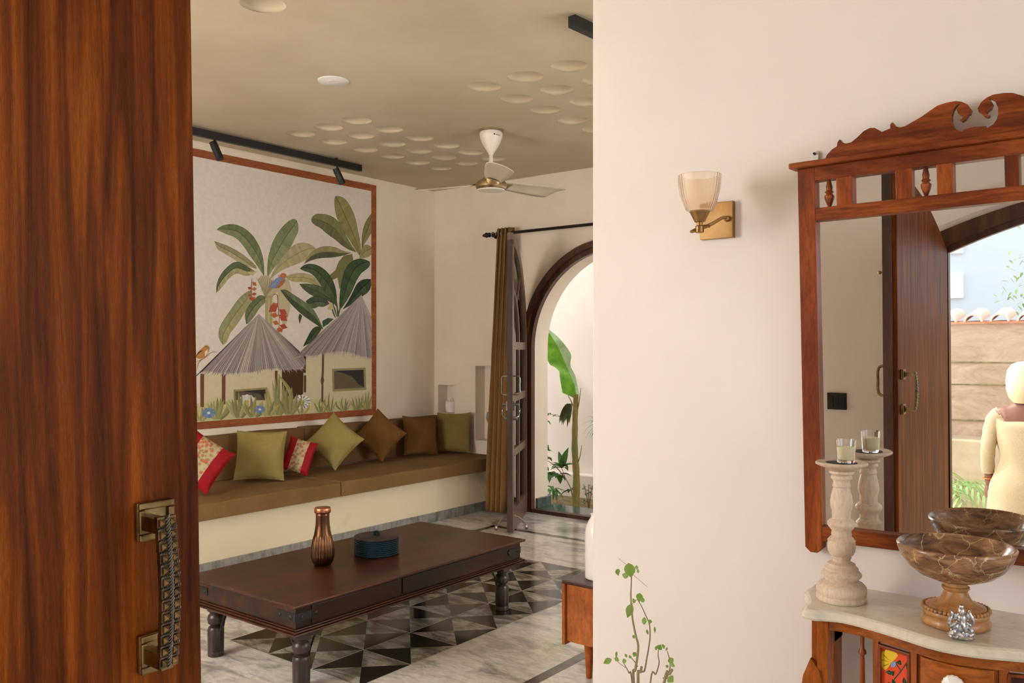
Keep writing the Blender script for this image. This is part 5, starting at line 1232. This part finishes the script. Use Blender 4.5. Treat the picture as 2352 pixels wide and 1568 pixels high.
# foreground twiggy potted plant
Yt = 1.78
pt = thing('potted_climber', 'thin twiggy potted plant with sparse small leaves before the cream partition', 'potted plant', (at(1480, 1568, Y=Yt).x, Yt, 0))
T3 = lambda x, y: at(1360+x*.2091, 1240+y*.2092, Y=Yt)
base = Vector((at(1480, 1568, Y=Yt).x, Yt, .34))
stems = [([base, T3(455, 1568), T3(475, 1420), T3(500, 1260), T3(505, 1150), T3(480, 1050), T3(450, 900), T3(432, 750), T3(425, 600), T3(430, 480), T3(432, 400)], .0036, .0014),
 ([base, T3(505, 1568), T3(530, 1450), T3(543, 1390)], .004, .003), ([T3(535, 1440), T3(575, 1430), T3(600, 1300), T3(620, 1190), T3(635, 1080), T3(635, 980), T3(625, 910), T3(590, 830), T3(545, 730), T3(515, 680), T3(490, 655), T3(440, 700)], .0024, .0006),
 ([base, T3(440, 1568), T3(405, 1460), T3(370, 1390), T3(340, 1340)], .002, .0008), ([T3(370, 1400), T3(310, 1360), T3(270, 1320), T3(235, 1290)], .0009, .0005),
 ([T3(500, 1390), T3(470, 1340), T3(425, 1285)], .0016, .0008), ([base, T3(640, 1568), T3(700, 1470), T3(735, 1350), T3(725, 1270), T3(728, 1200)], .0022, .001),
 ([base, T3(790, 1568), T3(850, 1470), T3(880, 1420)], .0036, .003), ([T3(820, 1520), T3(855, 1400), T3(850, 1310), T3(825, 1220)], .002, .001),
 ([T3(432, 400), T3(390, 290), T3(340, 240), T3(290, 200)], .0006, .0004), ([T3(450, 380), T3(520, 440), T3(608, 515)], .0006, .0004), ([T3(440, 690), T3(505, 1300), T3(520, 1450)], .0009, .0007)]
bm = BM()
for s, r0, r1 in stems[:-1]:
    q = crv(s, 5); tube(bm, q, [r0+(r1-r0)*k/(len(q)-1) for k in range(len(q))], 8)
obj('stem', bm, M['twig'], pt)
LV = [(400, 250, 430, 400, 22, 1.0), (450, 280, 420, 380, 16, .7), (400, 400, 335, 375, 12, .6), (510, 300, 470, 300, 8, .3), (520, 340, 490, 340, 8, .3), (270, 320, 290, 385, 9, .4), (300, 320, 280, 350, 8, .3), (525, 580, 520, 670, 14, .6), (580, 665, 530, 650, 9, .35), (470, 690, 450, 640, 7, .3), (440, 700, 388, 840, 16, .8), (600, 890, 548, 880, 14, .4), (640, 870, 635, 915, 8, .3), (600, 980, 615, 1035, 5, .3), (688, 950, 690, 1015, 4, .3), (455, 1040, 462, 1080, 6, .25), (215, 1305, 130, 1345, 12, .5), (270, 1220, 265, 1290, 5, .4), (250, 1290, 295, 1320, 9, .3), (375, 1315, 335, 1335, 9, .35), (385, 1260, 362, 1275, 8, .25), (430, 1270, 405, 1290, 7, .25), (480, 1230, 455, 1275, 9, .35), (720, 1190, 690, 1180, 8, .25), (730, 1200, 755, 1150, 12, .4), (770, 1170, 800, 1160, 9, .3), (830, 1200, 810, 1190, 8, .3), (850, 1290, 885, 1350, 12, .5), (870, 1360, 908, 1385, 7, .3), (830, 1370, 820, 1400, 6, .25), (840, 1500, 890, 1550, 16, .5), (800, 1510, 790, 1530, 8, .3)]
bm = BM()
for (x0_, y0_, x1_, y1_, wd, _) in LV:
    a, b_ = T3(x0_, y0_), T3(x1_, y1_); leafblade(bm, a, b_-a, (.3, -1, .2), (b_-a).length*1.1, wd*.0012, .05, 8, .12)
obj('foliage', bm, M['green2'], pt)
bm = BM(); c = (base.x, Yt, 0); lathe(bm, [(.09, 0), (.095, .01), (.13, .30), (.145, .305), (.145, .34), (.13, .34), (.12, .29), (.0001, .29)], c, 40, cap=False); obj('pot', bm, M['terra'], pt)
bm = BM(); lathe(bm, [(.0001, .31), (.122, .31), (.12, .295)], c, 30, cap=False); obj('soil', bm, M['soil'], pt)
# garden palm in the mirror view
pm = thing('palm_plant', 'feathery pale palm beside the person, seen in the mirror through the entrance', 'palm', (-1.62, -3.2, -.55))
bm = BM(); random.seed(5)
for k in range(16):
    a = 2*PI*k/16+random.uniform(-.2, .2); ln = random.uniform(.5, .68); d = Vector((math.cos(a), math.sin(a), 1.5)).normalized(); pos = Vector((-1.62, -3.2, -.15)); dd = d.copy()
    for j in range(14):
        pos = pos+dd*ln/13; dd = (dd-Vector((0, 0, .13))).normalized()
        if j > 3:
            sd_ = dd.cross(Vector((0, 0, 1))).normalized()
            for s in (-1, 1): leafblade(bm, pos, dd*.8+sd_*s, (0, 0, 1), .26*(1-abs(j-8)/14), .02, .7, 5)
obj('foliage', bm, M['green3'], pm)
bm = BM(); tube(bm, [(-1.62, -3.2, -.56), (-1.62, -3.2, -.13)], (.05, .03), 10); obj('stem', bm, M['bstem'], pm)
tr_ = thing('garden_tree', 'pale green tree crown beyond the tiled garden wall seen in the mirror', 'tree', (-1.0, -6.6, -.46))
bm = BM(); tube(bm, [(-1.0, -6.6, -.46), (-1.02, -6.6, 1.2), (-.9, -6.6, 1.8)], [.08, .05, .03], 10); obj('trunk', bm, M['twig'], tr_)
bm = BM()
for k in range(420):
    c = Vector((-.95, -6.6, 1.75))+Vector((random.gauss(0, .22), random.gauss(0, .25), random.gauss(0, .22))); leafblade(bm, c, (random.uniform(-1, 1), random.uniform(-1, 1), random.uniform(-1, 1)), (0, 0, 1), .08, .03, .2, 4)
obj('foliage', bm, M['green3'], tr_)

# ================================================================ PERSON (outside, seen from behind in the mirror)
PX, PY, PG = -.755, -2.05, -.545
pe = thing('person', 'person in a long cream dress and head scarf standing with their back turned outside', 'person', (PX, PY, PG))
def skin_mesh(joints, edges, root=0, sub=2):
    me = bpy.data.meshes.new('s'); me.from_pydata([j[0] for j in joints], edges, [])
    o = bpy.data.objects.new('s', me); COL.objects.link(o)
    md = o.modifiers.new('skin', 'SKIN'); md.use_smooth_shade = True
    for i, j in enumerate(joints):
        r_ = j[1]; me.skin_vertices[0].data[i].radius = (r_, r_) if not isinstance(r_, tuple) else r_
    me.skin_vertices[0].data[root].use_root = True
    s2 = o.modifiers.new('sub', 'SUBSURF'); s2.levels = sub; s2.render_levels = sub
    bpy.context.view_layer.update()
    m2 = bpy.data.meshes.new_from_object(o.evaluated_get(bpy.context.evaluated_depsgraph_get())); bpy.data.objects.remove(o)
    b = bmesh.new(); b.from_mesh(m2); return b
def Pp(x, y, z): return (PX+x, PY+y, PG+z)
# facing away from the house (-y); person's left hand side is +x
J = [(Pp(0, 0, .90), (.14, .10)), (Pp(0, 0, 1.05), (.12, .085)), (Pp(0, .0, 1.20), (.135, .09)), (Pp(0, .01, 1.32), (.12, .07)), (Pp(0, -.005, 1.40), .045), (Pp(0, -.015, 1.47), .05),
     (Pp(-.155, .01, 1.325), .048), (Pp(-.20, .03, 1.09), .038), (Pp(-.205, -.02, .87), .026), (Pp(-.205, -.03, .83), .024),
     (Pp(.155, .01, 1.325), .048), (Pp(.205, .04, 1.09), .038), (Pp(.15, -.08, .95), .026), (Pp(.13, -.11, .93), .024),
     (Pp(-.085, 0, .84), .085), (Pp(-.09, -.01, .46), .055), (Pp(-.09, .02, .10), .036), (Pp(-.09, -.10, .035), .03),
     (Pp(.085, 0, .84), .085), (Pp(.09, -.01, .46), .055), (Pp(.09, .02, .10), .036), (Pp(.09, -.10, .035), .03)]
E_ = [(0, 1), (1, 2), (2, 3), (3, 4), (4, 5), (3, 6), (6, 7), (7, 8), (8, 9), (3, 10), (10, 11), (11, 12), (12, 13), (0, 14), (14, 15), (15, 16), (16, 17), (0, 18), (18, 19), (19, 20), (20, 21)]
bm = skin_mesh(J, E_)
# head with face, ears
ball(bm, Pp(0, -.02, 1.53), .088, (.88, 1.08, 1.22), 28)
ball(bm, Pp(0, -.115, 1.515), .014, (.8, 1.2, 1.3), 12)
for s in (-1, 1): ball(bm, Pp(s*.032, -.103, 1.54), .011, (1.2, .6, .7), 10); ball(bm, Pp(s*.078, -.01, 1.525), .016, (.4, .9, 1.4), 10)
ball(bm, Pp(0, -.107, 1.478), .018, (1.2, .5, .35), 10)
# hands: palm, four fingers and a thumb each
for s, (hx, hy_, hz_) in ((-1, (-.205, -.035, .80)), (1, (.12, -.135, .92))):
    dv = Vector((0, -.1, -1)).normalized() if s < 0 else Vector((-.5, -.8, -.3)).normalized(); sdv = Vector((0, 1, 0)) if s < 0 else Vector((0, 0, 1)); sdv = (sdv-dv*sdv.dot(dv)).normalized(); nv = dv.cross(sdv)
    c0 = Vector(Pp(hx, hy_, hz_)); tube(bm, [c0-dv*.045, c0-dv*.02, c0+dv*.01, c0+dv*.042], [.020, .026, .031, .024], 12)
    for k, ln in enumerate((.058, .072, .068, .052)):
        o0 = c0+dv*.036+sdv*(.024-.016*k); cu_ = nv*(.012 if s < 0 else -.012)
        tube(bm, crv([o0, o0+dv*ln*.45+cu_*.3, o0+dv*ln*.8+cu_*1.1, o0+dv*ln+cu_*1.9], 4), (.0085, .006), 8)
    o0 = c0-dv*.005+sdv*.026; tube(bm, crv([o0, o0+sdv*.018+dv*.022, o0+sdv*.02+dv*.048], 4), (.010, .007), 8)
obj('body', bm, M['skin'], pe)
# dress: fitted bodice with waist seam and a long flared skirt
bm = BM()
def dprof(z):
    T = [(.10, .27, .22), (.40, .25, .20), (.70, .215, .165), (.86, .20, .15), (.98, .150, .118), (1.05, .134, .108), (1.06, .138, .112), (1.15, .160, .118), (1.25, .176, .118), (1.32, .184, .100), (1.35, .170, .085), (1.375, .125, .072)]
    for a, b in zip(T, T[1:]):
        if a[0] <= z <= b[0]: t = (z-a[0])/(b[0]-a[0]); return a[1]+(b[1]-a[1])*t, a[2]+(b[2]-a[2])*t
    return T[-1][1:]
zs = [.10+k*.03 for k in range(43)]; rings = []
for z in zs:
    a, b = dprof(min(z, 1.374)); ring = []
    for k in range(64):
        t = 2*PI*k/64; f_ = 1+(.045*math.sin(9*t+z*2)*(max(0, .95-z)/.85))+.012*noise.noise(Vector((t*2, z*9, 1)))
        dip = 0
        if z > 1.27 and math.sin(t) > .45: dip = min(.075, (z-1.27)*.9)*min(1, (math.sin(t)-.45)/.3)   # open scooped back
        ring.append(bm.verts.new(Pp(a*f_*math.cos(t), b*f_*math.sin(t), z-dip)))
    rings.append(ring)
for a, b in zip(rings, rings[1:]):
    for k in range(64): bm.faces.new((a[k], a[(k+1) % 64], b[(k+1) % 64], b[k]))
obj('dress', bm, M['dress'], pe, ang=80)
bm = BM()
for s, q in ((-1, [Pp(-.12, .01, 1.318), Pp(-.168, .015, 1.27), Pp(-.20, .03, 1.10), Pp(-.208, -.005, .93)]), (1, [Pp(.12, .01, 1.318), Pp(.168, .02, 1.27), Pp(.205, .04, 1.10), Pp(.165, -.05, .975)])):
    c_ = crv(q, 7); n = len(c_); tube(bm, c_, [.056-.018*k/(n-1)+.002*math.sin(k*2.1) for k in range(n)], 20)
obj('sleeve', bm, M['dress'], pe)
bm = BM(); n = 40; rings = []
for (z, a, b, yo) in ((1.395, .055, .06, .02), (1.43, .082, .09, .02), (1.48, .098, .115, .015), (1.54, .102, .122, .005), (1.60, .092, .112, 0), (1.64, .065, .082, 0), (1.655, .03, .04, 0), (1.658, .002, .002, 0)):
    rings.append([bm.verts.new(Pp(a*math.cos(2*PI*k/n)*(1+.035*math.sin(7*2*PI*k/n+z*14)+.02*math.sin(13*2*PI*k/n)), yo+max(-.06 if z < 1.6 else -9, b*math.sin(2*PI*k/n)), z)) for k in range(n)])
for a, b in zip(rings, rings[1:]):
    for k in range(n): bm.faces.new((a[k], a[(k+1) % n], b[(k+1) % n], b[k]))
obj('head_scarf', bm, M['scarf'], pe, ang=80)
bm = BM(); tube(bm, [Pp(-.207+.030*math.cos(a), -.018+.030*math.sin(a), .885) for a in [2*PI*k/20 for k in range(21)]], .004, 6, cap=False); obj('bangle', bm, M['bangle'], pe)
bpy.context.view_layer.update()
